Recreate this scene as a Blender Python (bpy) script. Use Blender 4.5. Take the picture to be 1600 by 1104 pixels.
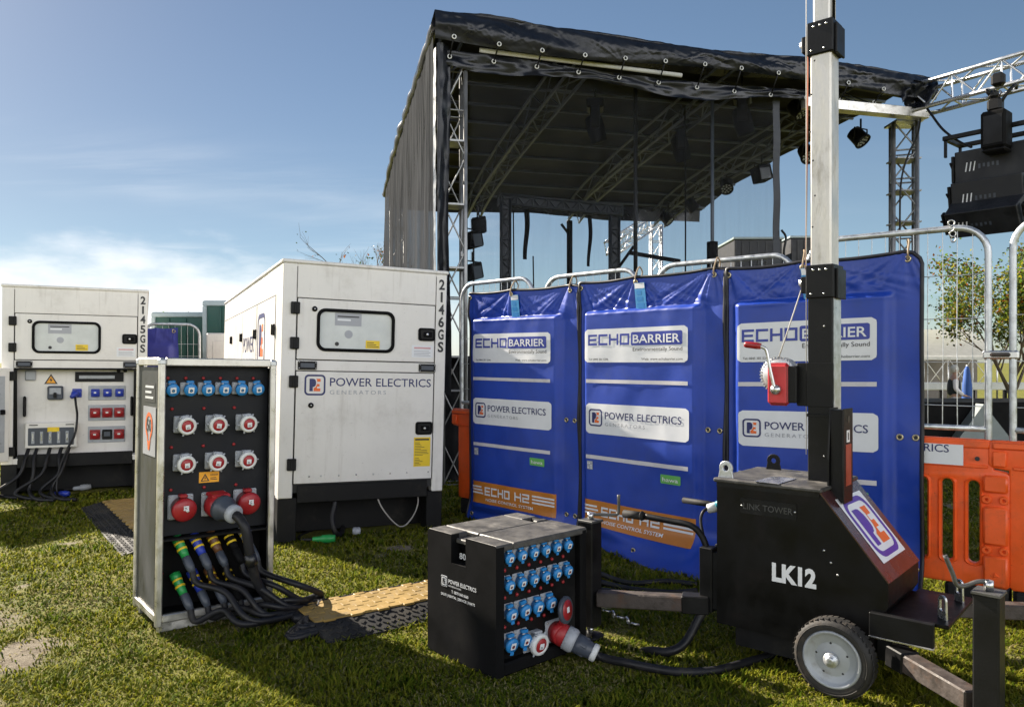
import bpy, bmesh, math, random
import numpy as np
from mathutils import Vector, Matrix, noise as mn

R = math.radians
V = Vector
random.seed(7)
RNG = np.random.default_rng(11)
for _o in list(bpy.data.objects):
    bpy.data.objects.remove(_o)
SC = bpy.context.scene
COL = SC.collection

# ------------------------------------------------------------------ camera
EYE = 1.45
FPX = 1200.0            # focal length in pixels of the 1600 px wide photograph
HZ = 565.0              # its horizon row
cam_d = bpy.data.cameras.new('camera')
cam = bpy.data.objects.new('camera', cam_d)
COL.objects.link(cam)
cam.location = (0, 0, EYE)
cam.rotation_euler = (R(90), 0, 0)
cam_d.sensor_width = 36
cam_d.lens = 36 * FPX / 1600
cam_d.shift_y = (HZ - 552) / 1600
cam_d.clip_start = 0.05
cam_d.clip_end = 3000
SC.camera = cam

# ------------------------------------------------------------------ light
SUN_EL = 31.0
SUN_AZ = 50.0           # degrees to the left of straight ahead (+Y)
SUN_DIR = V((-math.sin(R(SUN_AZ)) * math.cos(R(SUN_EL)), math.cos(R(SUN_AZ)) * math.cos(R(SUN_EL)), math.sin(R(SUN_EL))))
sun_d = bpy.data.lights.new('sun', 'SUN')
sun_d.energy = 5.0
sun_d.angle = R(0.55)
sun_d.color = (1.0, 0.9, 0.76)
sun = bpy.data.objects.new('sun', sun_d)
COL.objects.link(sun)
sun.rotation_euler = SUN_DIR.to_track_quat('Z', 'Y').to_euler()
sun.location = SUN_DIR * 60

world = bpy.data.worlds.new('World')
SC.world = world
world.use_nodes = True
wn = world.node_tree
for n in list(wn.nodes):
    wn.nodes.remove(n)


def N(nt, kind, **kw):
    n = nt.nodes.new(kind)
    for k, v in kw.items():
        if hasattr(n, k) and not isinstance(v, dict):
            setattr(n, k, v)
    for k, v in kw.get('inp', {}).items():
        n.inputs[k].default_value = v
    return n


def L(nt, a, b):
    nt.links.new(a, b)


def math_n(nt, op, a, b=None, clamp=False):
    n = nt.nodes.new('ShaderNodeMath')
    n.operation = op
    n.use_clamp = clamp
    for i, x in enumerate((a, b)):
        if x is None:
            continue
        if isinstance(x, (int, float)):
            n.inputs[i].default_value = x
        else:
            nt.links.new(x, n.inputs[i])
    return n.outputs[0]


def ramp_n(nt, fac, lo, hi, tlo=0.0, thi=1.0):
    n = nt.nodes.new('ShaderNodeMapRange')
    n.interpolation_type = 'SMOOTHSTEP'
    nt.links.new(fac, n.inputs['Value'])
    n.inputs['From Min'].default_value = lo
    n.inputs['From Max'].default_value = hi
    n.inputs['To Min'].default_value = tlo
    n.inputs['To Max'].default_value = thi
    return n.outputs[0]


def mix_n(nt, fac, a, b, blend='MIX'):
    n = nt.nodes.new('ShaderNodeMix')
    n.data_type = 'RGBA'
    n.blend_type = blend
    for sock, x in ((n.inputs[0], fac), (n.inputs[6], a), (n.inputs[7], b)):
        if isinstance(x, (int, float)):
            sock.default_value = x
        elif isinstance(x, (tuple, list)):
            sock.default_value = (*x[:3], 1)
        else:
            nt.links.new(x, sock)
    return n.outputs[2]


def build_world():
    nt = wn
    sky = N(nt, 'ShaderNodeTexSky', sky_type='NISHITA', sun_disc=False)
    sky.sun_elevation = R(SUN_EL)
    sky.sun_rotation = R(-SUN_AZ)
    sky.air_density = 1.0
    sky.dust_density = 0.4
    sky.ozone_density = 1.6
    tc = N(nt, 'ShaderNodeTexCoord')
    sep = N(nt, 'ShaderNodeSeparateXYZ')
    L(nt, tc.outputs['Generated'], sep.inputs[0])
    x, y, z = sep.outputs
    # flat cloud layer: direction projected on a plane overhead
    zc = math_n(nt, 'ADD', math_n(nt, 'MAXIMUM', z, 0.0), 0.09)
    px = math_n(nt, 'DIVIDE', x, zc)
    py = math_n(nt, 'DIVIDE', y, zc)
    comb = N(nt, 'ShaderNodeCombineXYZ')
    L(nt, px, comb.inputs[0])
    L(nt, py, comb.inputs[1])
    mp = N(nt, 'ShaderNodeMapping')
    L(nt, comb.outputs[0], mp.inputs[0])
    mp.inputs['Rotation'].default_value = (0, 0, R(22))
    mp.inputs['Scale'].default_value = (0.30, 1.05, 1)
    n1 = N(nt, 'ShaderNodeTexNoise', inp={'Scale': 1.1, 'Detail': 9.0, 'Roughness': 0.6, 'Distortion': 0.35})
    L(nt, mp.outputs[0], n1.inputs['Vector'])
    n2 = N(nt, 'ShaderNodeTexNoise', inp={'Scale': 0.45, 'Detail': 3.0, 'Roughness': 0.5})
    L(nt, comb.outputs[0], n2.inputs['Vector'])
    thin = math_n(nt, 'MULTIPLY', ramp_n(nt, n1.outputs['Fac'], 0.47, 0.72), ramp_n(nt, n2.outputs['Fac'], 0.38, 0.62))
    # the wisps sit low down and thicken towards the horizon
    low = ramp_n(nt, z, 0.30, 0.06)
    leftw = ramp_n(nt, math_n(nt, 'DIVIDE', x, math_n(nt, 'MAXIMUM', y, 0.05)), 0.15, -0.35)
    wisps = math_n(nt, 'MULTIPLY', math_n(nt, 'MULTIPLY', thin, low), math_n(nt, 'ADD', math_n(nt, 'MULTIPLY', leftw, 1.2), 0.2), True)
    # puffier bank right on the horizon
    n3 = N(nt, 'ShaderNodeTexNoise', inp={'Scale': 5.0, 'Detail': 7.0, 'Roughness': 0.55})
    mp3 = N(nt, 'ShaderNodeMapping')
    mp3.inputs['Scale'].default_value = (1, 1, 3.2)
    L(nt, tc.outputs['Generated'], mp3.inputs[0])
    L(nt, mp3.outputs[0], n3.inputs['Vector'])
    edge = math_n(nt, 'SUBTRACT', math_n(nt, 'ADD', math_n(nt, 'MULTIPLY', n3.outputs['Fac'], 0.20), math_n(nt, 'MULTIPLY', leftw, 0.055)), z)
    bank = ramp_n(nt, edge, 0.0, 0.075)
    bank = math_n(nt, 'MULTIPLY', bank, math_n(nt, 'ADD', math_n(nt, 'MULTIPLY', leftw, 0.75), 0.10), True)
    cover = math_n(nt, 'MAXIMUM', wisps, bank)
    # unseen bright cloud bank, added behind the camera to fill the shaded fronts
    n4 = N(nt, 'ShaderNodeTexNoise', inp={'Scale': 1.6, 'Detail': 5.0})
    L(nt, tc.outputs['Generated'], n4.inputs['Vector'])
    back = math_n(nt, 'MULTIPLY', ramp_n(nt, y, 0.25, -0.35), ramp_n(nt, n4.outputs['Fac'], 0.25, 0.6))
    cover_fill = math_n(nt, 'MULTIPLY', back, math_n(nt, 'MULTIPLY', ramp_n(nt, z, -0.02, 0.12), ramp_n(nt, z, 0.62, 0.34)), True)
    hs = N(nt, 'ShaderNodeHueSaturation', inp={'Saturation': SKY_SAT, 'Value': SKY_VAL})
    L(nt, sky.outputs[0], hs.inputs['Color'])
    tint = mix_n(nt, ramp_n(nt, z, 0.22, 0.0), (1, 1, 1), (0.80, 0.96, 1.14))
    side = math_n(nt, 'DIVIDE', x, math_n(nt, 'MAXIMUM', y, 0.05))
    bal = mix_n(nt, ramp_n(nt, side, -0.7, 0.5), (0.80, 0.83, 0.87), (1.34, 1.30, 1.25))
    tint = mix_n(nt, 1.0, tint, bal, 'MULTIPLY')
    skyc = mix_n(nt, 1.0, hs.outputs[0], tint, 'MULTIPLY')
    c1 = mix_n(nt, cover, skyc, CLOUD_COL)
    c2 = mix_n(nt, cover_fill, c1, CLOUD_FILL)
    bg = N(nt, 'ShaderNodeBackground', inp={'Strength': SKY_STR})
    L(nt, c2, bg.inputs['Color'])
    out = N(nt, 'ShaderNodeOutputWorld')
    L(nt, bg.outputs[0], out.inputs['Surface'])


SKY_STR = 0.05
SKY_SAT = 1.06
SKY_VAL = 0.64
CLOUD_COL = (8.8, 8.9, 9.0)
CLOUD_FILL = (21.5, 21.7, 22.5)  # added fill light from behind the camera, never in view
build_world()
SC.view_settings.view_transform = 'Standard'
SC.view_settings.look = 'None'
SC.view_settings.gamma = 1.0
SC.view_settings.use_curve_mapping = False
SC.view_settings.exposure = 1.45
SC.render.engine = 'CYCLES'
SC.cycles.max_bounces = 8
SC.cycles.transparent_max_bounces = 16
SC.cycles.caustics_reflective = False
SC.cycles.caustics_refractive = False


# ------------------------------------------------------------------ materials
_M = {}


def mat(name, col, rough=0.5, metal=0.0, var=0.12, scale=5.0, bump=0.0, bscale=80.0, dirt=None, damt=0.0, dscale=3.0,
        coat=0.0, spec=0.5, stretch=None, streak=0.0, rvar=0.12, trans=0.0, sheen=0.0):
    if name in _M:
        return _M[name]
    m = bpy.data.materials.new(name)
    m.use_nodes = True
    nt = m.node_tree
    bs = nt.nodes['Principled BSDF']
    tc = N(nt, 'ShaderNodeTexCoord')
    vec = tc.outputs['Object']
    if stretch:
        mp = N(nt, 'ShaderNodeMapping')
        mp.inputs['Scale'].default_value = stretch
        L(nt, vec, mp.inputs[0])
        vec = mp.outputs[0]
    n1 = N(nt, 'ShaderNodeTexNoise', inp={'Scale': scale, 'Detail': 6.0, 'Roughness': 0.65})
    L(nt, vec, n1.inputs['Vector'])
    f = ramp_n(nt, n1.outputs['Fac'], 0.3, 0.7)
    lo = tuple(c * (1 - var) for c in col)
    hi = tuple(min(1, c * (1 + var)) for c in col)
    c = mix_n(nt, f, lo, hi)
    rr = ramp_n(nt, n1.outputs['Fac'], 0.3, 0.7, max(0.03, rough - rvar), min(1, rough + rvar))
    if dirt:
        n2 = N(nt, 'ShaderNodeTexNoise', inp={'Scale': dscale, 'Detail': 9.0, 'Roughness': 0.72})
        L(nt, vec, n2.inputs['Vector'])
        df = math_n(nt, 'MULTIPLY', ramp_n(nt, n2.outputs['Fac'], 0.5, 0.72), damt)
        c = mix_n(nt, df, c, dirt)
        rr = math_n(nt, 'ADD', rr, math_n(nt, 'MULTIPLY', df, 0.3), True)
    if streak:
        mp2 = N(nt, 'ShaderNodeMapping')
        mp2.inputs['Scale'].default_value = (1, 1, 0.09)
        L(nt, tc.outputs['Object'], mp2.inputs[0])
        n4 = N(nt, 'ShaderNodeTexNoise', inp={'Scale': 17.0, 'Detail': 5.0, 'Roughness': 0.6})
        L(nt, mp2.outputs[0], n4.inputs['Vector'])
        n5 = N(nt, 'ShaderNodeTexNoise', inp={'Scale': 1.1, 'Detail': 3.0})
        L(nt, tc.outputs['Object'], n5.inputs['Vector'])
        sf = math_n(nt, 'MULTIPLY', math_n(nt, 'MULTIPLY', ramp_n(nt, n4.outputs['Fac'], 0.52, 0.72), ramp_n(nt, n5.outputs['Fac'], 0.42, 0.62)), streak)
        c = mix_n(nt, sf, c, dirt or (0.1, 0.09, 0.08))
        n6 = N(nt, 'ShaderNodeTexNoise', inp={'Scale': 60.0, 'Detail': 2.0})
        L(nt, tc.outputs['Object'], n6.inputs['Vector'])
        c = mix_n(nt, math_n(nt, 'MULTIPLY', ramp_n(nt, n6.outputs['Fac'], 0.70, 0.74), streak), c, tuple(q * .4 for q in col))
    L(nt, c, bs.inputs['Base Color'])
    L(nt, rr, bs.inputs['Roughness'])
    bs.inputs['Metallic'].default_value = metal
    bs.inputs['Specular IOR Level'].default_value = spec
    bs.inputs['Coat Weight'].default_value = coat
    bs.inputs['Coat Roughness'].default_value = 0.15
    if sheen:
        bs.inputs['Sheen Weight'].default_value = sheen
    if bump:
        n3 = N(nt, 'ShaderNodeTexNoise', inp={'Scale': bscale, 'Detail': 4.0})
        L(nt, vec, n3.inputs['Vector'])
        b = N(nt, 'ShaderNodeBump', inp={'Strength': bump, 'Distance': 0.01})
        L(nt, n3.outputs['Fac'], b.inputs['Height'])
        L(nt, b.outputs[0], bs.inputs['Normal'])
    if trans:
        tr = N(nt, 'ShaderNodeBsdfTranslucent')
        L(nt, c, tr.inputs['Color'])
        mx = N(nt, 'ShaderNodeMixShader', inp={0: trans})
        L(nt, bs.outputs[0], mx.inputs[1])
        L(nt, tr.outputs[0], mx.inputs[2])
        L(nt, mx.outputs[0], nt.nodes['Material Output'].inputs['Surface'])
    _M[name] = m
    return m


GEN = mat('cream_paint', (0.74, 0.715, 0.675), 0.42, var=0.05, scale=1.6, dirt=(0.34, 0.30, 0.25), damt=0.28, dscale=2.6, bump=0.05, bscale=2.2, streak=.32)
GENGAP = mat('panel_gap', (0.03, 0.03, 0.03), 0.8)
BLK = mat('black_powdercoat', (0.007, 0.007, 0.0075), 0.45, var=0.3, scale=4, spec=.22, dirt=(0.035, 0.032, 0.028), damt=0.35, bump=0.05, bscale=140)
BLKM = mat('black_matt', (0.0045, 0.0045, 0.005), 0.7, var=0.25, spec=.12, dirt=(0.02, 0.018, 0.016), damt=0.4)
SKID = mat('skid_black', (0.006, 0.006, 0.0065), 0.6, var=0.3, spec=.25, dirt=(0.05, 0.045, 0.035), damt=0.5)
RUB = mat('black_rubber', (0.016, 0.016, 0.017), 0.75, spec=.25, var=0.3, dirt=(0.09, 0.08, 0.06), damt=0.5, bump=0.1)
CABLE = mat('cable_sheath', (0.009, 0.009, 0.011), 0.5, spec=.35, var=0.3, dirt=(0.08, 0.07, 0.05), damt=0.4, dscale=9)
ALU = mat('aluminium', (0.62, 0.60, 0.56), 0.36, 0.85, var=0.14, scale=9, dirt=(0.28, 0.25, 0.20), damt=0.5, dscale=7)
TRUSS = mat('truss_aluminium', (0.66, 0.67, 0.68), 0.32, 0.8, var=0.1, scale=9)
GALV = mat('galvanised_steel', (0.56, 0.58, 0.60), 0.38, 0.75, var=0.2, scale=22, dirt=(0.26, 0.22, 0.18), damt=0.35, dscale=14)
MAST = mat('mast_aluminium', (0.63, 0.60, 0.55), 0.46, 0.6, var=0.14, scale=14, dirt=(0.30, 0.26, 0.21), damt=0.6, dscale=9, stretch=(1, 1, 0.35), bump=0.06)
VINYL = mat('blue_vinyl', (0.012, 0.050, 0.36), 0.40, var=0.14, scale=2.2, bump=0.09, bscale=9, spec=.5, dirt=(0.03, 0.06, 0.25), damt=0.45, dscale=4)
ORANGE = mat('orange_plastic', (0.86, 0.115, 0.018), 0.38, var=0.1, scale=4, dirt=(0.45, 0.09, 0.03), damt=0.5, dscale=6, bump=0.08, bscale=12, streak=.5)
WHITE = mat('white_print', (0.74, 0.75, 0.77), 0.4, var=0.04)
WHITEP = mat('white_plastic', (0.66, 0.67, 0.66), 0.4, var=0.06, dirt=(0.3, 0.28, 0.25), damt=0.4, dscale=30)
GREYP = mat('grey_plastic', (0.36, 0.38, 0.41), 0.42, var=0.1, dirt=(0.15, 0.14, 0.13), damt=0.5, dscale=25)
DGREYP = mat('dark_grey_plastic', (0.055, 0.065, 0.085), 0.42, var=0.15)
REDP = mat('red_plastic', (0.31, 0.015, 0.019), 0.36, var=0.12, dirt=(0.16, 0.02, 0.02), damt=0.4, dscale=18)
BLUEP = mat('blue_plastic', (0.020, 0.20, 0.50), 0.36, var=0.1)
NAVY = mat('navy_print', (0.016, 0.022, 0.12), 0.4, var=0.05)
NAVYB = mat('royal_blue_print', (0.03, 0.05, 0.32), 0.4, var=0.05)
PURPLE = mat('purple_print', (0.10, 0.035, 0.30), 0.4, var=0.05)
ORNP = mat('orange_print', (0.80, 0.14, 0.02), 0.4, var=0.05)
BAND = mat('tan_orange_print', (0.52, 0.185, 0.028), 0.42, var=0.08)
GREYT = mat('grey_print', (0.36, 0.37, 0.40), 0.5, var=0.05)
DARKT = mat('black_print', (0.02, 0.02, 0.022), 0.5, var=0.05)
STRIPE = mat('reflective_stripe', (0.60, 0.58, 0.60), 0.35, var=0.06)
YEL = mat('yellow_print', (0.80, 0.56, 0.02), 0.45, var=0.06)
AMBER = mat('amber_print', (0.85, 0.38, 0.02), 0.45, var=0.06)
GREENP = mat('green_plastic', (0.02, 0.30, 0.07), 0.4, var=0.1)
GREENL = mat('green_print', (0.13, 0.42, 0.10), 0.45, var=0.08)
BROWNP = mat('brown_plastic', (0.13, 0.055, 0.02), 0.45)
DBLUEP = mat('deep_blue_plastic', (0.02, 0.045, 0.36), 0.4)
CYAN = mat('pale_blue_print', (0.05, 0.27, 0.55), 0.4, var=0.05)
RUST = mat('rusty_steel', (0.062, 0.050, 0.044), 0.6, 0.2, var=0.35, scale=18, dirt=(0.10, 0.05, 0.028), damt=0.8, dscale=10, bump=0.2)
WORN = mat('worn_black_top', (0.06, 0.057, 0.054), 0.55, 0.1, var=0.4, scale=9, dirt=(0.22, 0.205, 0.185), damt=0.75, dscale=7)
MAROON = mat('sooty_black_paint', (0.004, 0.0038, 0.0038), 0.42, spec=.2, var=0.3, dirt=(0.022, 0.013, 0.012), damt=0.4)
LEGM = mat('shaded_leg_truss', (0.30, 0.305, 0.31), 0.42, 0.7, var=0.15, scale=9)  # truss metal greyed for the legs, the scrim's shade put into its colour
TRUSS_SHADE = mat('shaded_truss', (0.14, 0.16, 0.21), 0.5, 0.6, var=0.15, scale=9)  # same aluminium darkened: shade under the roof is in the colour
TARP = mat('black_tarpaulin', (0.008, 0.0095, 0.014), 0.32, spec=.4, var=0.2, scale=3, bump=0.06, bscale=20)
ROOFM = mat('roof_underside', (0.0060, 0.0058, 0.0075), 0.7, spec=.2, var=0.3, scale=1.5)
GLASSY = mat('window_sheet', (0.60, 0.62, 0.60), 0.14, var=0.1, scale=2.5)
DSTEEL = mat('dull_steel', (0.10, 0.098, 0.095), 0.5, 0.6, var=0.25, scale=20)
STEEL = mat('bright_steel', (0.6, 0.6, 0.6), 0.3, 0.9, var=0.15, scale=15)
BRASS = mat('brass_eyelet', (0.55, 0.47, 0.30), 0.3, 0.9, var=0.15)
RIMP = mat('grey_wheel_paint', (0.38, 0.40, 0.42), 0.45, 0.2, var=0.12, dirt=(0.2, 0.17, 0.13), damt=0.5, dscale=12)
TYRE = mat('tyre_rubber', (0.022, 0.020, 0.018), 0.75, var=0.3, dirt=(0.12, 0.09, 0.06), damt=0.6, dscale=10, bump=0.15, bscale=60)
ROPE = mat('pale_rope', (0.55, 0.52, 0.48), 0.7)
GCONT = mat('green_container_paint', (0.012, 0.07, 0.055), 0.5, var=0.1)
GTRIM = mat('grey_green_trim', (0.33, 0.40, 0.42), 0.5)


# ------------------------------------------------------------------ geometry helpers
def frame(o, a, b):
    a = V(a); b = V(b)
    n = a.cross(b)
    o = V(o)
    return lambda s, t, d=0.0: o + a * s + b * t + n * d


FRONT = frame((0, 0, 0), (1, 0, 0), (0, 0, 1))      # x to the right, z up, facing -y


def rrect(x0, y0, x1, y1, r=0.0, k=5):
    if r <= 0:
        return [(x0, y0), (x1, y0), (x1, y1), (x0, y1)]
    pts = []
    for cx, cy, a0 in ((x1 - r, y0 + r, -90), (x1 - r, y1 - r, 0), (x0 + r, y1 - r, 90), (x0 + r, y0 + r, 180)):
        for i in range(k + 1):
            a = R(a0 + 90 * i / k)
            pts.append((cx + r * math.cos(a), cy + r * math.sin(a)))
    return pts


def circ(cx, cy, r, k=20, a0=0.0):
    return [(cx + r * math.cos(a0 + 2 * math.pi * i / k), cy + r * math.sin(a0 + 2 * math.pi * i / k)) for i in range(k)]


_TXT = {}


def text2d(s, bold=0.0, sp=1.0):
    key = (s, bold, sp)
    if key in _TXT:
        return _TXT[key]
    cu = bpy.data.curves.new('lettering', 'FONT')
    cu.body = s
    cu.size = 1.0
    cu.offset = bold
    cu.space_character = sp
    cu.fill_mode = 'FRONT'
    cu.resolution_u = 3
    ob = bpy.data.objects.new('lettering', cu)
    COL.objects.link(ob)
    me = bpy.data.meshes.new_from_object(ob.evaluated_get(bpy.context.evaluated_depsgraph_get()))
    vs = [(v.co.x, v.co.y) for v in me.vertices]
    fs = [tuple(p.vertices) for p in me.polygons]
    bpy.data.objects.remove(ob)
    bpy.data.curves.remove(cu)
    bpy.data.meshes.remove(me)
    if vs:
        x0 = min(v[0] for v in vs); x1 = max(v[0] for v in vs)
    else:
        x0, x1 = 0, 1
    vs = [((v[0] - x0), v[1]) for v in vs]
    _TXT[key] = (vs, fs, x1 - x0)
    return _TXT[key]


def plate2d(outline, holes, depth, bevel, res=2):
    """flat plate with holes and rounded edges from filled 2D curve: verts (x, y, z) and faces, z in +-depth/2"""
    cu = bpy.data.curves.new('plate', 'CURVE')
    cu.dimensions = '2D'
    cu.fill_mode = 'BOTH'
    for poly in [outline] + holes:
        sp = cu.splines.new('POLY')
        sp.points.add(len(poly) - 1)
        for p, q in zip(sp.points, poly):
            p.co = (q[0], q[1], 0, 1)
        sp.use_cyclic_u = True
    cu.extrude = max(0, depth / 2 - bevel)
    cu.bevel_depth = bevel
    cu.offset = -bevel
    cu.bevel_resolution = res
    ob = bpy.data.objects.new('plate', cu)
    COL.objects.link(ob)
    me = bpy.data.meshes.new_from_object(ob.evaluated_get(bpy.context.evaluated_depsgraph_get()))
    vs = [tuple(v.co) for v in me.vertices]
    fs = [tuple(p.vertices) for p in me.polygons]
    bpy.data.objects.remove(ob)
    bpy.data.curves.remove(cu)
    bpy.data.meshes.remove(me)
    return vs, fs


class MB:
    def __init__(self):
        self.v = []; self.f = []; self.m = []; self.s = []; self.mats = []

    def mi(self, m):
        if m not in self.mats:
            self.mats.append(m)
        return self.mats.index(m)

    def add(self, vs, fs, m, smooth=False):
        b = len(self.v)
        self.v += [tuple(x) for x in vs]
        i = self.mi(m)
        for f in fs:
            self.f.append(tuple(k + b for k in f))
            self.m.append(i)
            self.s.append(smooth)
        return self

    def obox(self, c, ax, ay, az, m, bev=0.0):
        """oriented box: centre and three half axes"""
        c = V(c); ax = V(ax); ay = V(ay); az = V(az)
        lx, ly, lz = ax.length, ay.length, az.length
        if bev <= 0:
            vs = [c + ax * i + ay * j + az * k for i in (-1, 1) for j in (-1, 1) for k in (-1, 1)]
            fs = [(0, 1, 3, 2), (4, 6, 7, 5), (0, 4, 5, 1), (2, 3, 7, 6), (0, 2, 6, 4), (1, 5, 7, 3)]
            return self.add(vs, fs, m)
        bev = min(bev, 0.45 * min(lx, ly, lz) * 2)
        kx, ky, kz = 1 - bev / lx, 1 - bev / ly, 1 - bev / lz
        vs = []; idx = {}
        for i in (-1, 1):
            for j in (-1, 1):
                for k in (-1, 1):
                    for t in range(3):
                        idx[(i, j, k, t)] = len(vs)
                        a = i * (1 if t == 0 else kx); b = j * (1 if t == 1 else ky); d = k * (1 if t == 2 else kz)
                        vs.append(c + ax * a + ay * b + az * d)
        fs = []
        for i in (-1, 1):
            fs.append([idx[(i, j, k, 0)] for j, k in ((-1, -1), (1, -1), (1, 1), (-1, 1))])
            fs.append([idx[(j, i, k, 1)] for j, k in ((-1, -1), (1, -1), (1, 1), (-1, 1))])
            fs.append([idx[(j, k, i, 2)] for j, k in ((-1, -1), (1, -1), (1, 1), (-1, 1))])
        for a in (-1, 1):
            for b in (-1, 1):
                fs.append([idx[(a, b, -1, 0)], idx[(a, b, 1, 0)], idx[(a, b, 1, 1)], idx[(a, b, -1, 1)]])
                fs.append([idx[(a, -1, b, 0)], idx[(a, 1, b, 0)], idx[(a, 1, b, 2)], idx[(a, -1, b, 2)]])
                fs.append([idx[(-1, a, b, 1)], idx[(1, a, b, 1)], idx[(1, a, b, 2)], idx[(-1, a, b, 2)]])
                for d in (-1, 1):
                    fs.append([idx[(a, b, d, 0)], idx[(a, b, d, 1)], idx[(a, b, d, 2)]])
        return self.add(vs, fs, m)

    def box(self, x0, x1, y0, y1, z0, z1, m, bev=0.0):
        return self.obox(((x0 + x1) / 2, (y0 + y1) / 2, (z0 + z1) / 2), ((x1 - x0) / 2, 0, 0), (0, (y1 - y0) / 2, 0), (0, 0, (z1 - z0) / 2), m, bev)

    def bar(self, p0, p1, w, h, m, up=(0, 0, 1), bev=0.0):
        """rectangular bar from p0 to p1, w across and h along 'up'"""
        p0 = V(p0); p1 = V(p1)
        d = (p1 - p0)
        s = d.cross(V(up)).normalized()
        u = s.cross(d).normalized()
        return self.obox((p0 + p1) / 2, d / 2, s * w / 2, u * h / 2, m, bev)

    def tube(self, pts, r, m, n=8, cap=True, closed=False):
        pts = [V(p) for p in pts]
        k = len(pts)
        rs = r if isinstance(r, (list, tuple)) else [r] * k
        t0 = (pts[1] - pts[0]).normalized()
        ref = V((0, 0, 1)) if abs(t0.z) < 0.9 else V((1, 0, 0))
        nrm = (ref - t0 * ref.dot(t0)).normalized()
        vs = []
        for i in range(k):
            if closed:
                t = (pts[(i + 1) % k] - pts[i - 1]).normalized()
            else:
                t = (pts[min(i + 1, k - 1)] - pts[max(i - 1, 0)]).normalized()
            nn = nrm - t * nrm.dot(t)
            if nn.length < 1e-6:
                nn = t.orthogonal()
            nrm = nn.normalized()
            bn = t.cross(nrm)
            for j in range(n):
                a = 2 * math.pi * j / n
                vs.append(pts[i] + nrm * (math.cos(a) * rs[i]) + bn * (math.sin(a) * rs[i]))
        fs = []
        for i in range(k if closed else k - 1):
            i2 = (i + 1) % k
            for j in range(n):
                j2 = (j + 1) % n
                fs.append((i * n + j, i * n + j2, i2 * n + j2, i2 * n + j))
        self.add(vs, fs, m, True)
        if cap and not closed:
            self.add(vs[:n], [tuple(range(n))], m)
            self.add(vs[-n:], [tuple(range(n))], m)
        return self

    def lathe(self, prof, o, axis, m, n=20, smooth=True, cap=True):
        """prof: (radius, height along axis)"""
        o = V(o); ax = V(axis).normalized()
        e = ax.orthogonal().normalized(); g = ax.cross(e)
        vs = []
        for r, h in prof:
            for j in range(n):
                a = 2 * math.pi * j / n
                vs.append(o + ax * h + (e * math.cos(a) + g * math.sin(a)) * r)
        fs = []
        for i in range(len(prof) - 1):
            for j in range(n):
                j2 = (j + 1) % n
                fs.append((i * n + j, i * n + j2, (i + 1) * n + j2, (i + 1) * n + j))
        if cap and prof[0][0] > 1e-5:
            fs.append(tuple(range(n)))
        if cap and prof[-1][0] > 1e-5:
            fs.append(tuple(range((len(prof) - 1) * n, len(prof) * n)))
        return self.add(vs, fs, m, smooth)

    def ring(self, c, axis, rr, r, m, n=16, k=6):
        c = V(c); ax = V(axis).normalized()
        e = ax.orthogonal().normalized(); g = ax.cross(e)
        return self.tube([c + (e * math.cos(2 * math.pi * i / n) + g * math.sin(2 * math.pi * i / n)) * rr for i in range(n)], r, m, k, closed=True)

    def prism(self, poly, fr, d0, d1, m, smooth=False):
        n = len(poly)
        vs = [fr(p[0], p[1], d0) for p in poly] + [fr(p[0], p[1], d1) for p in poly]
        fs = [tuple(range(n)), tuple(range(n, 2 * n))] + [(i, (i + 1) % n, n + (i + 1) % n, n + i) for i in range(n)]
        return self.add(vs, fs, m, smooth)

    def flat(self, poly, fr, d, m):
        return self.add([fr(p[0], p[1], d) for p in poly], [tuple(range(len(poly)))], m)

    def ringplate(self, outer, inner, fr, d, m):
        n = len(outer)
        vs = [fr(p[0], p[1], d) for p in outer] + [fr(p[0], p[1], d) for p in inner]
        return self.add(vs, [(i, (i + 1) % n, n + (i + 1) % n, n + i) for i in range(n)], m)

    def sheet(self, fn, nu, nv, m, thick=0.0, smooth=True):
        vs = [fn(i / nu, j / nv) for j in range(nv + 1) for i in range(nu + 1)]
        w = nu + 1
        fs = [(j * w + i, j * w + i + 1, (j + 1) * w + i + 1, (j + 1) * w + i) for j in range(nv) for i in range(nu)]
        return self.add(vs, fs, m, smooth)

    def text(self, s, fr, a, b, h, m, w=None, bold=0.0, d=0.002, align='l', sp=1.0):
        vs, fs, tw = text2d(s, bold, sp)
        ky = h / 0.729
        kx = ky if w is None else w / max(tw, 1e-6)
        off = 0 if align == 'l' else (-tw * kx / 2 if align == 'c' else -tw * kx)
        return self.add([fr(a + off + x * kx, b + y * ky, d) for x, y in vs], fs, m)

    def plate(self, outline, holes, fr, depth, bevel, m, res=2):
        vs, fs = plate2d(outline, holes, depth, bevel, res)
        return self.add([fr(x, y, z) for x, y, z in vs], fs, m, False)

    def build(self, name, parent=None, loc=None, recalc=True, auto=None):
        me = bpy.data.meshes.new(name)
        me.from_pydata([tuple(v) for v in self.v], [], self.f)
        for m in self.mats:
            me.materials.append(m)
        me.polygons.foreach_set('material_index', self.m)
        me.polygons.foreach_set('use_smooth', self.s)
        if recalc:
            bm = bmesh.new()
            bm.from_mesh(me)
            bmesh.ops.remove_doubles(bm, verts=bm.verts, dist=1e-6)
            bmesh.ops.recalc_face_normals(bm, faces=bm.faces)
            if auto is not None:
                for f in bm.faces:
                    f.smooth = True
                for e in bm.edges:
                    if len(e.link_faces) == 2 and e.calc_face_angle(0) > R(auto):
                        e.smooth = False
            bm.to_mesh(me)
            bm.free()
        me.update()
        ob = bpy.data.objects.new(name, me)
        COL.objects.link(ob)
        if parent is not None:
            ob.parent = parent
        if loc is not None:
            ob.location = loc
        return ob


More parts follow.
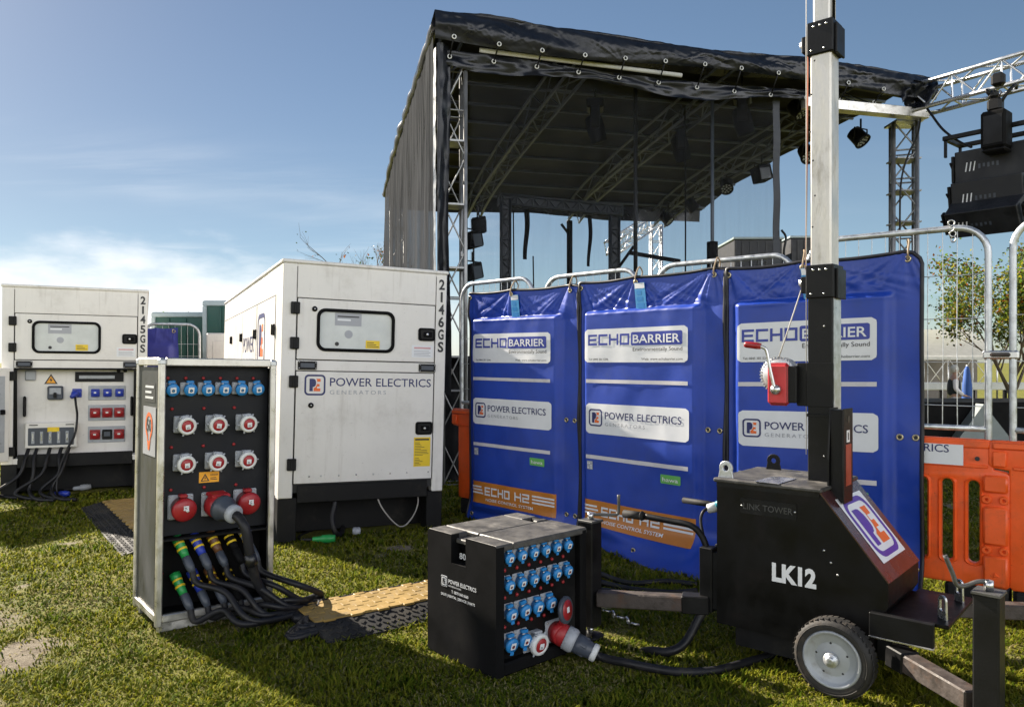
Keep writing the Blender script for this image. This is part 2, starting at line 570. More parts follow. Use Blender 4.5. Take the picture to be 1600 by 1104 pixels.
def thing(name, label, cat, loc=(0, 0, 0), rz=0.0, group=None):
    o = bpy.data.objects.new(name, None)
    o.empty_display_size = 0.2
    COL.objects.link(o)
    o.location = loc
    o.rotation_euler = (0, 0, rz)
    return tag(o, label, cat, group)


def tag(o, label=None, cat=None, group=None, kind=None):
    if label: o['label'] = label
    if cat: o['category'] = cat
    if group: o['group'] = group
    if kind: o['kind'] = kind
    return o


def copy_tree(o, parent=None, loc=None):
    c = o.copy()
    COL.objects.link(c)
    c.parent = parent
    if loc is not None:
        c.location = loc
    for ch in list(o.children):
        copy_tree(ch, c)
    return c


def G(px, py, z=0.0):
    """point of the level z under a pixel of the photograph"""
    d = FPX * (EYE - z) / (py - HZ)
    return V(((px - 800) * d / FPX, d, z))


def at(px, py, d):
    return V(((px - 800) * d / FPX, d, EYE - (py - HZ) * d / FPX))


def smooth_path(pts, k=8):
    pts = [V(p) for p in pts]
    q = [pts[0] * 2 - pts[1]] + pts + [pts[-1] * 2 - pts[-2]]
    out = []
    for i in range(1, len(q) - 2):
        for j in range(k):
            t = j / k
            a, b, c, d = q[i - 1], q[i], q[i + 1], q[i + 2]
            out.append(0.5 * ((2 * b) + (c - a) * t + (2 * a - 5 * b + 4 * c - d) * t * t + (3 * b - a - 3 * c + d) * t ** 3))
    out.append(pts[-1])
    return out


def truss(mb, p0, p1, w, h, m, up=(0, 0, 1), rc=0.024, rb=0.010, bays=None, sides='all', n=6):
    """box truss: four chords, zigzag braces on its faces"""
    p0 = V(p0); p1 = V(p1)
    d = p1 - p0
    ln = d.length
    t = d.normalized()
    s = t.cross(V(up)).normalized()
    u = s.cross(t).normalized()
    bays = bays or max(2, int(ln / (h * 1.2)))
    cs = [(-w / 2, -h / 2), (w / 2, -h / 2), (w / 2, h / 2), (-w / 2, h / 2)]
    pt = lambda k, i: p0 + t * (ln * i / bays) + s * cs[k][0] + u * cs[k][1]
    for k in range(4):
        mb.tube([pt(k, 0), pt(k, bays)], rc, m, n + 2)
    for k in range(4):
        k2 = (k + 1) % 4
        for i in range(bays):
            a, b = (k, k2) if i % 2 else (k2, k)
            mb.tube([pt(a, i), pt(b, i + 1)], rb, m, 5, cap=False)
            if i == 0 or i == bays - 1 or i % 2 == 0:
                mb.tube([pt(k, i), pt(k2, i)], rb, m, 5, cap=False)
        mb.tube([pt(k, bays), pt(k2, bays)], rb, m, 5, cap=False)


def pe_logo(mb, fr, a, b, s, d=0.002, ring=NAVY, p=NAVY, e=ORNP):
    """rounded frame with a P and an E inside, lower left corner a, b and size s"""
    mb.ringplate(rrect(a, b, a + s, b + s, s * 0.2), rrect(a + s * .085, b + s * .085, a + s * .915, b + s * .915, s * 0.13), fr, d, ring)
    x = lambda q: a + s * q
    y = lambda q: b + s * q
    # P: stem and bowl
    bowl = [(x(.24), y(.80)), (x(.24), y(.20)), (x(.40), y(.20)), (x(.40), y(.40)), (x(.46), y(.41)), (x(.52), y(.46)), (x(.545), y(.55)), (x(.545), y(.66)), (x(.52), y(.74)), (x(.46), y(.79)), (x(.40), y(.80))]
    mb.flat(bowl, fr, d, p)
    # E, stepped against the P
    mb.flat([(x(.44), y(.20)), (x(.76), y(.20)), (x(.76), y(.34)), (x(.60), y(.34)), (x(.60), y(.43)), (x(.72), y(.43)), (x(.72), y(.55)), (x(.60), y(.55)), (x(.60), y(.66)), (x(.76), y(.66)), (x(.76), y(.80)), (x(.56), y(.80)), (x(.60), y(.72)), (x(.585), y(.52)), (x(.53), y(.40)), (x(.44), y(.355))], fr, d, e)


def pe_sign(mb, fr, a, b, w, d=0.002):
    """mark, company name and the small grey line, in a width w; a, b is the lower left corner of the mark"""
    s = w * 0.157
    pe_logo(mb, fr, a, b, s, d)
    mb.text('POWER ELECTRICS', fr, a + w * .19, b + s * .46, s * .42, NAVY, w=w * .81, d=d, bold=0.006)
    mb.text('GENERATORS', fr, a + w * .19, b + s * .06, s * .21, GREYT, w=w * .44, d=d, sp=1.35)

# ------------------------------------------------------------------ ground
SOIL = [(G(20, 1030), 0.30), (G(-80, 985), 0.4)]


def ground_z(x, y):
    z = 0.012 * mn.noise(V((x * 0.9, y * 0.9, 3.1))) + 0.006 * mn.noise(V((x * 3.1, y * 3.1, 7.7)))
    if y > 11.5:
        z -= 0.42 * min(1.0, (y - 11.5) / 8.0)
    return z - 0.004


def soil_amount(x, y):
    s = 0.0
    for c, r in SOIL:
        d = math.hypot((x - c.x), (y - c.y) * 0.8) / r
        s = max(s, 1.25 - d)
    s += 0.55 * mn.noise(V((x * 4.2, y * 4.2, 1.0))) + 0.3 * mn.noise(V((x * 12, y * 12, 5.0)))
    t = max(0.0, min(1.0, s))
    bare = 0.9 * mn.noise(V((x * 1.7, y * 1.7, 9.0))) + 0.5 * mn.noise(V((x * 5.3, y * 5.3, 2.0))) - 0.42
    return max(t, max(0.0, min(0.8, bare * 2.6)))


def build_ground():
    xs = np.concatenate([[-900, -400, -150, -60, -30, -18, -12, -8], np.arange(-5.5, 5.51, 0.07), [7, 9, 12, 18, 30, 60, 150, 400, 900]])
    ys = np.concatenate([[-300, -80, -20, -6, -1], np.arange(0.6, 9.5, 0.07), np.arange(9.6, 21, 0.5), [24, 30, 45, 80, 150, 400, 1200]])
    nx, ny = len(xs), len(ys)
    vs = []; soil = []
    for y in ys:
        for x in xs:
            vs.append((float(x), float(y), ground_z(float(x), float(y))))
            soil.append(soil_amount(float(x), float(y)))
    fs = [(j * nx + i, j * nx + i + 1, (j + 1) * nx + i + 1, (j + 1) * nx + i) for j in range(ny - 1) for i in range(nx - 1)]
    me = bpy.data.meshes.new('ground')
    me.from_pydata(vs, [], fs)
    at_ = me.attributes.new('soil', 'FLOAT', 'POINT')
    at_.data.foreach_set('value', soil)
    me.polygons.foreach_set('use_smooth', [True] * len(fs))
    m = bpy.data.materials.new('turf')
    m.use_nodes = True
    nt = m.node_tree
    bs = nt.nodes['Principled BSDF']
    tc = N(nt, 'ShaderNodeTexCoord')
    a = N(nt, 'ShaderNodeAttribute', attribute_name='soil')
    n1 = N(nt, 'ShaderNodeTexNoise', inp={'Scale': 1.6, 'Detail': 8.0, 'Roughness': 0.7})
    n2 = N(nt, 'ShaderNodeTexNoise', inp={'Scale': 45.0, 'Detail': 6.0, 'Roughness': 0.7})
    n3 = N(nt, 'ShaderNodeTexNoise', inp={'Scale': 11.0, 'Detail': 6.0, 'Roughness': 0.7})
    for n in (n1, n2, n3):
        L(nt, tc.outputs['Object'], n.inputs['Vector'])
    g = mix_n(nt, ramp_n(nt, n1.outputs['Fac'], 0.35, 0.65), (0.12, 0.145, 0.018), (0.24, 0.225, 0.045))
    g = mix_n(nt, ramp_n(nt, n2.outputs['Fac'], 0.4, 0.65), g, (0.10, 0.088, 0.030))
    s = mix_n(nt, ramp_n(nt, n3.outputs['Fac'], 0.3, 0.7), (0.125, 0.10, 0.070), (0.25, 0.215, 0.16))
    s = mix_n(nt, ramp_n(nt, n2.outputs['Fac'], 0.5, 0.7), s, (0.30, 0.26, 0.20))
    c = mix_n(nt, ramp_n(nt, a.outputs['Fac'], 0.25, 0.75), g, s)
    L(nt, c, bs.inputs['Base Color'])
    bs.inputs['Roughness'].default_value = 0.9
    bs.inputs['Specular IOR Level'].default_value = 0.15
    b = N(nt, 'ShaderNodeBump', inp={'Strength': 0.8, 'Distance': 0.02})
    L(nt, n2.outputs['Fac'], b.inputs['Height'])
    L(nt, b.outputs[0], bs.inputs['Normal'])
    me.materials.append(m)
    o = bpy.data.objects.new('ground', me)
    COL.objects.link(o)
    tag(o, kind='structure')


build_ground()


def build_grass(n_try=290000):
    # candidate spots across the wedge that the photograph can see, denser nearby
    d = 2.75 * np.exp(RNG.random(n_try) * math.log(11.5 / 2.75))
    x = (RNG.random(n_try) * 2 - 1) * (d * 0.70 + 0.3)
    y = d
    far = np.clip((d - 2.75) / 8.0, 0, 1)
    keep = np.ones(n_try, bool)
    soil = np.array([soil_amount(float(a), float(b)) for a, b in zip(x, y)])
    keep &= RNG.random(n_try) > np.clip(soil * 1.25 - 0.05, 0, 0.94)
    # keep the blades out from under the big flat things
    for (ox, oy, deg, lx, ly, x0, y0) in FOOTPRINTS:
        c, s = math.cos(R(deg)), math.sin(R(deg))
        u = (x - ox) * c + (y - oy) * s
        v = -(x - ox) * s + (y - oy) * c
        keep &= ~((u > x0) & (u < lx) & (v > y0) & (v < ly))
    x, y, far, soil = x[keep], y[keep], far[keep], soil[keep]
    n = len(x)
    gz = np.array([ground_z(float(a), float(b)) for a, b in zip(x, y)])
    patch = np.array([mn.noise(V((float(a) * 1.3, float(b) * 1.3, 21.0))) for a, b in zip(x, y)])
    tuft = np.array([mn.noise(V((float(a) * 6.0, float(b) * 6.0, 4.0))) for a, b in zip(x, y)])
    clump = np.array([mn.noise(V((float(a) * 3.3, float(b) * 3.3, 14.0))) for a, b in zip(x, y)])
    h = (0.009 + 0.021 * RNG.random(n) ** 1.8) * (1 + 0.5 * patch + 0.8 * np.clip(tuft, -0.6, 1) + 2.2 * np.clip(clump - 0.22, 0, 1)) * (1 + 0.4 * far)
    h = np.clip(h * 0.9, 0.008, 0.085)
    w = (0.0021 + 0.0018 * RNG.random(n)) * (1 + 2.2 * far)
    dry = (RNG.random(n) < 0.06 + 0.25 * soil + 0.45 * np.clip(-patch, 0, 1))
    flat = dry & (RNG.random(n) < 0.75)
    ang = RNG.random(n) * 2 * np.pi
    lean = (0.35 + 1.5 * RNG.random(n)) * h
    lean = np.where(flat, h * 1.5, lean)
    hz = np.where(flat, 0.006 + 0.008 * RNG.random(n), h)
    ca, sa = np.cos(ang), np.sin(ang)
    co = np.zeros((n, 5, 3), np.float32)
    wx, wy = -sa * w, ca * w
    zb = gz - 0.006
    co[:, 0] = np.stack([x - wx, y - wy, zb], 1)
    co[:, 1] = np.stack([x + wx, y + wy, zb], 1)
    mx, my = x + ca * lean * 0.35, y + sa * lean * 0.35
    mz = gz + hz * 0.62
    co[:, 2] = np.stack([mx + wx * 0.8, my + wy * 0.8, mz], 1)
    co[:, 3] = np.stack([mx - wx * 0.8, my - wy * 0.8, mz], 1)
    co[:, 4] = np.stack([x + ca * lean, y + sa * lean, gz + hz], 1)
    me = bpy.data.meshes.new('grass')
    me.vertices.add(n * 5)
    me.vertices.foreach_set('co', co.reshape(-1))
    base = np.arange(n) * 5
    lp = np.empty((n, 7), np.int32)
    lp[:, 0:4] = base[:, None] + np.array([0, 1, 2, 3])
    lp[:, 4:7] = base[:, None] + np.array([3, 2, 4])
    me.loops.add(n * 7)
    me.loops.foreach_set('vertex_index', lp.reshape(-1))
    me.polygons.add(n * 2)
    ls = np.empty((n, 2), np.int32)
    ls[:, 0] = np.arange(n) * 7
    ls[:, 1] = ls[:, 0] + 4
    me.polygons.foreach_set('loop_start', ls.reshape(-1))
    me.update(calc_edges=True)
    tint = np.clip(0.5 + 0.45 * patch + 0.34 * RNG.standard_normal(n) - 0.5 * np.clip(clump - 0.2, 0, 1), 0, 1)
    tint = np.where(dry, 2.0, tint)
    a = me.attributes.new('tint', 'FLOAT', 'POINT')
    a.data.foreach_set('value', np.repeat(tint, 5).astype(np.float32))
    m = bpy.data.materials.new('grass_blade')
    m.use_nodes = True
    nt = m.node_tree
    bs = nt.nodes['Principled BSDF']
    at_ = N(nt, 'ShaderNodeAttribute', attribute_name='tint')
    c = mix_n(nt, ramp_n(nt, at_.outputs['Fac'], 0.0, 1.0), (0.108, 0.172, 0.011), (0.36, 0.35, 0.036))
    c = mix_n(nt, ramp_n(nt, at_.outputs['Fac'], 1.3, 1.7), c, (0.44, 0.38, 0.17))
    L(nt, c, bs.inputs['Base Color'])
    bs.inputs['Roughness'].default_value = 0.6
    bs.inputs['Specular IOR Level'].default_value = 0.04
    tr = N(nt, 'ShaderNodeBsdfTranslucent')
    L(nt, c, tr.inputs['Color'])
    mx_ = N(nt, 'ShaderNodeMixShader', inp={0: 0.5})
    L(nt, bs.outputs[0], mx_.inputs[1])
    L(nt, tr.outputs[0], mx_.inputs[2])
    geo = N(nt, 'ShaderNodeNewGeometry')
    va = N(nt, 'ShaderNodeVectorMath', operation='MULTIPLY_ADD')
    L(nt, geo.outputs['True Normal'], va.inputs[0])
    va.inputs[1].default_value = (.3, .3, .3)
    va.inputs[2].default_value = (0, 0, 1)
    vn = N(nt, 'ShaderNodeVectorMath', operation='NORMALIZE')
    L(nt, va.outputs[0], vn.inputs[0])
    L(nt, vn.outputs[0], bs.inputs['Normal'])
    L(nt, vn.outputs[0], tr.inputs['Normal'])
    L(nt, mx_.outputs[0], nt.nodes['Material Output'].inputs['Surface'])
    me.materials.append(m)
    o = bpy.data.objects.new('grass', me)
    COL.objects.link(o)
    tag(o, kind='stuff')


# ox, oy, angle, x1, y1, x0, y0 of what stands flat on the turf
FOOTPRINTS = [
    (-1.87, 6.1, 25.5, 1.3, 5.0, 0.08, 0.1),
    (-5.4, 8.1, 25.5, 1.3, 5.0, 0.08, 0.1),
    (-1.9, 4.09, 39, 0.62, 0.48, 0.02, 0.02),
    (-0.073, 3.5, 42, 0.60, 0.52, 0.01, 0.01),
    (-1.06, 4.11, 35.0, 1.2, 0.36, 0.0, -0.13),
    (-4.1, 7.7, -54.0, 2.3, 0.36, 0.0, -0.2),
]

# ------------------------------------------------------------------ generators
GW, GL, GT = 1.39, 5.0, 2.275


def latch(parent, x, z):
    mb = MB()
    mb.prism(rrect(-.075, -.055, .075, .055, .022), FRONT, 0.0, 0.010, BLKM)
    mb.prism(rrect(-.055, -.038, .055, .038, .012), FRONT, 0.010, 0.013, BLK)
    o = mb.build('latch', parent, (x, -0.006, z))
    k = MB()
    k.box(-.03, .045, -.026, -.014, -.022, .022, BLKM, .006)
    k.build('handle', o)
    b = MB()
    b.lathe([(.011, 0), (.011, .004), (.006, .006)], (0.0, -.026, 0), (0, -1, 0), STEEL, 12)
    b.build('lock', o)
    return o


def hinge(parent, x, z, y=-0.006, rot=0.0):
    mb = MB()
    mb.box(-.036, .036, -.018, 0, -.048, .048, BLK, .006)
    mb.box(-.008, .008, -.028, -.018, -.046, .046, BLK, .004)
    o = mb.build('hinge', parent, (x, y, z))
    o.rotation_euler = (0, 0, rot)
    return o


def bolt_lock(parent, x, z):
    mb = MB()
    mb.lathe([(.022, 0), (.022, .006), (.012, .009), (.012, .014)], (0, 0, 0), (0, -1, 0), BLK, 14)
    mb.lathe([(.007, 0), (.007, .003)], (0, -.0145, 0), (0, -1, 0), STEEL, 10)
    return mb.build('lock', parent, (x, -0.006, z))


def make_generator(num, label, loc, rz, tilt, open_lower):
    t = thing('generator', label, 'generator', loc, rz, 'cream canopied generators')
    t.rotation_euler = (0, tilt, rz)
    # canopy
    mb = MB()
    x0, x1 = 0.0, GW
    mb.box(x0, x1, 0.9, GL, .36, GT - .03, GEN, .012)                     # rear bulk of the housing
    mb.box(x0, .112, 0, .9, .36, GT - .03, GEN, .006)                     # front posts
    mb.box(1.29, x1, 0, .9, .36, GT - .03, GEN, .006)
    mb.box(.112, 1.29, 0.001, .9, 1.972, GT - .03, GEN, .004)             # header
    mb.box(.112, 1.29, .001, .9, 1.385, 1.468, GEN, .004)                 # middle rail
    mb.box(.112, 1.29, .30, .9, 1.47, 1.97, GEN)                          # back of the upper bay
    mb.box(-.012, x1 + .012, -.014, GL + .01, GT - .03, GT, GEN, .008)    # roof sheet with its lip
    if not open_lower:
        mb.box(.112, 1.29, .02, .9, .40, 1.385, GENGAP)
    else:
        mb.box(.112, 1.29, .40, .9, .40, 1.385, GEN)
        mb.box(.112, 1.29, .002, .05, .36, .42, GEN, .004)
    mb.box(.112, 1.29, .012, .03, 1.47, 1.97, GENGAP)
    # dark shut lines
    for (a, b, c, d) in ((.110, .1125, .47, 2.22), (1.289, 1.2915, .47, 2.22)):
        mb.box(a, b, -.0008, .002, c, d, GENGAP)
    mb.build('canopy', t)
    # black base
    mb = MB()
    for xa, xb in ((0.0, .15), (1.25, GW)):
        mb.box(xa, xb, .004, .16, 0, .36, SKID, .006)
        mb.box(xa, xb, GL - .16, GL, 0, .36, SKID, .006)
    mb.box(.15, 1.25, -.004, .012, .318, .462, SKID, .006)
    mb.box(.02, GW - .02, .30, GL - .2, .03, .358, SKID)
    mb.box(.0, .06, .16, GL - .16, .02, .36, SKID)
    mb.box(GW - .06, GW, .16, GL - .16, .02, .36, SKID)
    mb.build('base', t)
    # upper door with its window
    win = rrect(.272, 1.545, .925, 1.895, .07, 6)
    inner = rrect(.298, 1.571, .899, 1.869, .05, 6)
    mb = MB()
    mb.plate(rrect(.120, 1.477, 1.283, 1.965, .004, 1), [rrect(.285, 1.558, .912, 1.882, .06, 6)], frame((0, .004, 0), (1, 0, 0), (0, 0, 1)), .016, .003, GEN, 1)
    door = mb.build('upper_door', t)
    mb = MB()
    mb.plate(win, [inner], frame((0, -.006, 0), (1, 0, 0), (0, 0, 1)), .026, .008, BLKM, 2)
    wf = mb.build('window', door, auto=50)
    mb = MB()
    mb.flat(rrect(.285, 1.558, .912, 1.882, .06, 6), frame((0, .003, 0), (1, 0, 0), (0, 0, 1)), 0, GLASSY)
    fr = frame((0, .002, 0), (1, 0, 0), (0, 0, 1))
    mb.flat(rrect(.42, 1.76, .64, 1.866), fr, .001, GREYT)
    mb.flat(rrect(.44, 1.80, .55, 1.815), fr, .002, WHITE)
    mb.flat(rrect(.44, 1.83, .62, 1.84), fr, .002, DARKT)
    mb.flat(circ(.535, 1.69, .034), fr, .001, GREYT)
    mb.flat(circ(.44, 1.608, .017), fr, .001, DARKT)
    mb.flat(rrect(.68, 1.578, .80, 1.645), fr, .001, YEL)
    for q in range(3):
        mb.flat(rrect(.69, 1.592 + q * .016, .79 - .02 * q, 1.597 + q * .016), fr, .002, DARKT)
    mb.build('pane', door)
    mb = MB()
    f0 = frame((0, -.0045, 0), (1, 0, 0), (0, 0, 1))
    mb.flat(rrect(1.08, 1.515, 1.27, 1.62), f0, .001, WHITE)
    mb.flat(rrect(1.10, 1.59, 1.25, 1.604), f0, .002, mat('pink_print', (.6, .32, .33), .5))
    for q in range(4):
        mb.flat(rrect(1.10, 1.53 + q * .013, 1.25 - .015 * (q % 2), 1.534 + q * .013), f0, .002, GREYT)
    mb.build('label', door)
    latch(door, 1.21, 1.715)
    bolt_lock(door, .252, 1.885)
    for z in (1.886, 1.604):
        hinge(t, .098, z)
    # catches on the middle rail
    for x in (.205, 1.222):
        mb = MB()
        mb.box(-.075, .075, -.016, 0, -.034, .034, BLK, .005)
        mb.box(-.055, .055, -.018, -.016, -.018, .018, DGREYP, .003)
        for sx in (-.066, .066):
            for sz in (-.024, .024):
                mb.lathe([(.005, 0), (.003, .002)], (sx, -.016, sz), (0, -1, 0), STEEL, 8)
        mb.build('catch', t, (x, 0.001, 1.427))
    # number down the corner post
    mb = MB()
    for i, ch in enumerate(num):
        mb.text(ch, FRONT, 1.342, 2.113 - i * .1085, .088, DARKT, w=.019 if ch == '1' else .052, bold=.028, d=.0035, align='c')
    mb.build('number', t)
    # side doors along the lit flank
    SIDE = frame((0, 0, 0), (0, -1, 0), (0, 0, 1))        # a runs forward; facing -x
    for i, ya in enumerate((0.35, 1.55, 2.75, 3.85)):
        yb = ya + 1.14 if i < 3 else 4.85
        mb = MB()
        mb.prism(rrect(-yb, .46, -ya, 2.0), SIDE, -.004, .006, GEN)
        sd = mb.build('side_door', t)
        for z in (.75, 1.72):
            h = hinge(sd, -.006, z, ya + .02, R(-90))
        mb = MB()
        mb.prism(rrect(-yb + .06, 1.2, -yb + .16, 1.32, .02), SIDE, .006, .018, BLKM)
        mb.build('handle', sd)
    mb = MB()
    for ya in (0.345, 1.52, 2.72, 3.82):
        mb.flat(rrect(-ya - .008, .45, -ya + .002, 2.01), SIDE, .0012, GENGAP)
    mb.flat(rrect(-4.9, 2.004, -.34, 2.014), SIDE, .0014, GENGAP)
    mb.build('shut_line', t)
    mb = MB()
    pe_logo(mb, SIDE, -1.42, 1.40, .5, .0085)
    mb.build('logo', t)
    mb = MB()
    mb.text('POWER', SIDE, -2.6, 1.55, .17, NAVY, w=.9, d=.0085)
    mb.text('GENERATORS', SIDE, -2.6, 1.42, .07, GREYT, w=.9, d=.0085)
    mb.build('lettering', t)
    if not open_lower:
        mb = MB()
        mb.plate(rrect(.120, .475, 1.283, 1.378, .004, 1), [], frame((0, .004, 0), (1, 0, 0), (0, 0, 1)), .016, .003, GEN, 1)
        for i in range(8):
            mb.lathe([(.008, 0), (.005, .004)], (.19 + i * .145 + (.05 if i in (0, 7) else 0), -.004, .53), (0, -1, 0), STEEL, 8)
        ld = mb.build('lower_door', t)
        mb = MB()
        pe_sign(mb, FRONT, .185, 1.185, 1.075, .0055)
        mb.build('sign', ld)
        latch(ld, 1.204, .909)
        bolt_lock(ld, .24, 1.105)
        mb = MB()
        f1 = frame((0, -.0045, 0), (1, 0, 0), (0, 0, 1))
        mb.flat(rrect(1.118, .58, 1.268, .83), f1, .001, YEL)
        mb.flat(rrect(1.128, .804, 1.255, .818), f1, .002, DARKT)
        rr = random.Random(4)
        for q in range(15):
            if q != 5:
                mb.flat(rrect(1.128, .594 + q * .0135, 1.16 + rr.random() * .10, .598 + q * .0135), f1, .002, DARKT)
        mb.build('label', ld)
        for z in (1.296, .631):
            hinge(t, .098, z)
    else:
        gen_socket_bay(t)
    return t


def small_outlet(parent, x, z, col, s=.038, y=0.0):
    mb = MB()
    mb.box(-s * 1.15, s * 1.15, -.01, 0, -s * 1.2, s * 1.2, DBLUEP if col is BLUEP else REDP, .005)
    o = mb.build('outlet', parent, (x, y, z))
    k = MB()
    k.lathe([(s * 1.1, 0), (s * 1.1, .022), (s * .9, .030), (0, .030)], (0, -.01, 0), (V((0, -1, -.25))), DBLUEP if col is BLUEP else REDP, 16)
    k.box(-s * .35, s * .25, -.044, -.036, -s * .1, s * .4, WHITEP)
    k.build('lid', o)
    return o


def gen_socket_bay(t):
    """open lower bay with its power panel"""
    mb = MB()
    mb.box(.115, 1.285, .13, .15, .42, 1.385, GEN)
    mb.box(.115, .125, 0, .13, .42, 1.385, BLKM)
    mb.box(1.275, 1.285, 0, .13, .42, 1.385, BLKM)
    mb.box(.115, 1.285, 0.0, .13, 1.372, 1.384, BLKM)
    mb.box(.115, 1.285, -.002, .13, .405, .42, GEN)
    mb.tube([(.14, .0, .44), (.13, 0, 1.36), (.16, 0, 1.378), (1.24, 0, 1.378), (1.265, 0, 1.36), (1.262, 0, .44)], .011, BLK, 6)
    pan = mb.build('power_panel', t)
    F = frame((0, .13, 0), (1, 0, 0), (0, 0, 1))
    mb = MB()
    tri = [(.38, 1.215), (.50, 1.215), (.44, 1.315)]
    mb.flat(tri, F, .002, AMBER)
    mb.ringplate([(.375, 1.211), (.505, 1.211), (.44, 1.322)], [(.395, 1.222), (.485, 1.222), (.44, 1.298)], F, .003, DARKT)
    mb.flat([(.445, 1.285), (.425, 1.252), (.44, 1.252), (.435, 1.228), (.456, 1.26), (.442, 1.26)], F, .004, DARKT)
    mb.build('warning_sign', pan)
    mb = MB()
    mb.box(.41, .56, .085, .128, 1.04, 1.19, DGREYP, .012)
    mb.box(.43, .54, .078, .085, 1.10, 1.17, GREYP, .004)
    mb.box(.47, .50, .055, .078, 1.06, 1.12, BLK, .006)
    mb.build('main_switch', pan)
    mb = MB()
    mb.prism(rrect(.67, 1.235, 1.15, 1.345), F, .0, .012, BLK)
    mb.prism(rrect(.71, 1.27, 1.06, 1.305), F, .012, .02, GREYP)
    mb.build('cable_slot', pan)
    mb = MB()
    for x in (1.10, 1.165):
        mb.lathe([(.02, 0), (.02, .02), (.01, .025)], (x, .118 if x < 1.15 else .13, 1.36), (0, -1, 0), BLK, 12)
    mb.build('button', pan)
    for (z0, z1, nm) in ((1.03, 1.19, 'b'), (.80, .975, 'r'), (.555, .735, 'r')):
        mb = MB()
        mb.box(.80, 1.17, .118, .13, z0, z1, GREYP, .004)
        row = mb.build('outlet_row', pan)
        for i in range(3):
            x = .87 + i * .12
            if nm == 'r' and z0 < .6 and i == 1:
                k = MB()
                k.box(-.05, .05, -.02, 0, -.055, .055, BLK, .006)
                k.box(-.03, .03, -.024, -.02, -.02, .03, DGREYP)
                k.build('breaker', row, (x, .118, (z0 + z1) / 2))
            else:
                small_outlet(row, x, (z0 + z1) / 2, BLUEP if nm == 'b' else REDP, .037 if nm == 'b' else .045, .118)
    small_outlet(pan, .69, 1.11, BLUEP, .04, .13)
    mb = MB()
    mb.box(.20, .30, .10, .13, 1.25, 1.36, GREYP, .01)
    mb.build('junction_box', pan)
    for x, z0, z1 in ((.20, .86, 1.08), (1.235, .85, 1.07)):
        mb = MB()
        mb.box(x - .014, x + .014, .08, .128, z0, z1, BLK, .01)
        mb.build('grab_handle', pan)
    # terminal box with its clear window
    mb = MB()
    mb.box(.21, .70, .05, .13, .52, .795, GEN, .008)
    mb.prism(rrect(.24, .55, .67, .74, .01), frame((0, .05, 0), (1, 0, 0), (0, 0, 1)), 0, .004, DGREYP)
    rr = random.Random(2)
    for i in range(5):
        mb.box(.27 + i * .08, .30 + i * .08, .04, .047, .57, .70, GREYP, .004)
        mb.box(.278 + i * .08, .292 + i * .08, .034, .04, .60, .68, STEEL, .003)
    mb.prism(rrect(.42, .695, .53, .745), frame((0, .045, 0), (1, 0, 0), (0, 0, 1)), 0, .003, YEL)
    for x in (.29, .63):
        mb.box(x - .04, x + .04, .046, .05, .765, .775, DARKT)
    mb.build('terminal_box', pan)
    for z in (1.30, .50):
        hinge(t, .098, z)
    # the lower door swung open past the post
    mb = MB()
    mb.box(-.75, .0, -.02, .012, .40, 1.385, GEN, .006)
    mb.box(-.70, -.05, -.026, -.02, .50, 1.30, GREYP, .004)
    ld = mb.build('lower_door', t, (.07, -.03, 0))
    ld.rotation_euler = (0, 0, R(38))
    mb = MB()
    mb.box(-.1, -.06, -.06, -.026, .9, .95, BLKM, .006)
    mb.build('handle', ld)


make_generator('2146GS', 'cream generator with closed doors and company sign, two metres tall, behind the socket cabinet', (-1.87, 6.1, 0), R(25.5), R(1.4), False)
make_generator('2145GS', 'cream generator with its lower door open, showing outlets and black cables', (-5.4, 8.1, 0), R(25.5), R(0.5), True)


def loc_pt(ox, oy, deg):
    c, s = math.cos(R(deg)), math.sin(R(deg))
    return lambda x, y, z=0.0: V((ox + x * c - y * s, oy + x * s + y * c, z))


def gen_cables():
    P = loc_pt(-5.4, 8.1, 25.5)
    spec = [(.25, .12, -.06), (.33, .42, -.35), (.45, .30, -.20), (.56, .52, -.28), (.63, .62, -.40)]
    say = ['first black cable from the hinge side under the terminal box of the open generator', 'second black cable from the hinge side under the terminal box, looping to the blue connector',
           'third black cable from the hinge side under the terminal box, in the middle of five', 'fourth black cable from the hinge side under the terminal box of the open generator',
           'black cable under the terminal box nearest the outlet rows']
    for i, (x, xe, y) in enumerate(spec):
        mb = MB()
        mb.tube(smooth_path([P(x, .09, .53), P(x - .02, -.03, .42), P(x - .07 + .05 * (i % 2), -.10, .25), P(xe - .14, -.14, .09), P(xe - .05, y, .03), P(xe + .12, y - .12, .025)]), .019, CABLE, 8)
        tag(mb.build('generator_cable'), say[i], 'cable', 'feed cables hanging from the open generator')
    mb = MB()
    plug = MB()
    plug.lathe([(.036, 0), (.036, .03), (.026, .05), (.022, .09)], P(.69, .09, 1.11), (0, -1, -.6), DBLUEP, 14)
    mb.tube(smooth_path([P(.69, .02, 1.06), P(.70, -.02, .98), P(.71, .0, .85), P(.69, -.03, .66), P(.62, -.07, .5), P(.55, -.1, .30), P(.53, -.15, .06), P(.6, -.3, .02)]), .012, CABLE, 8)
    root = tag(mb.build('power_lead'), 'thin black lead hanging from the single blue outlet of the open generator', 'power lead')
    plug.build('plug', root)


gen_cables()


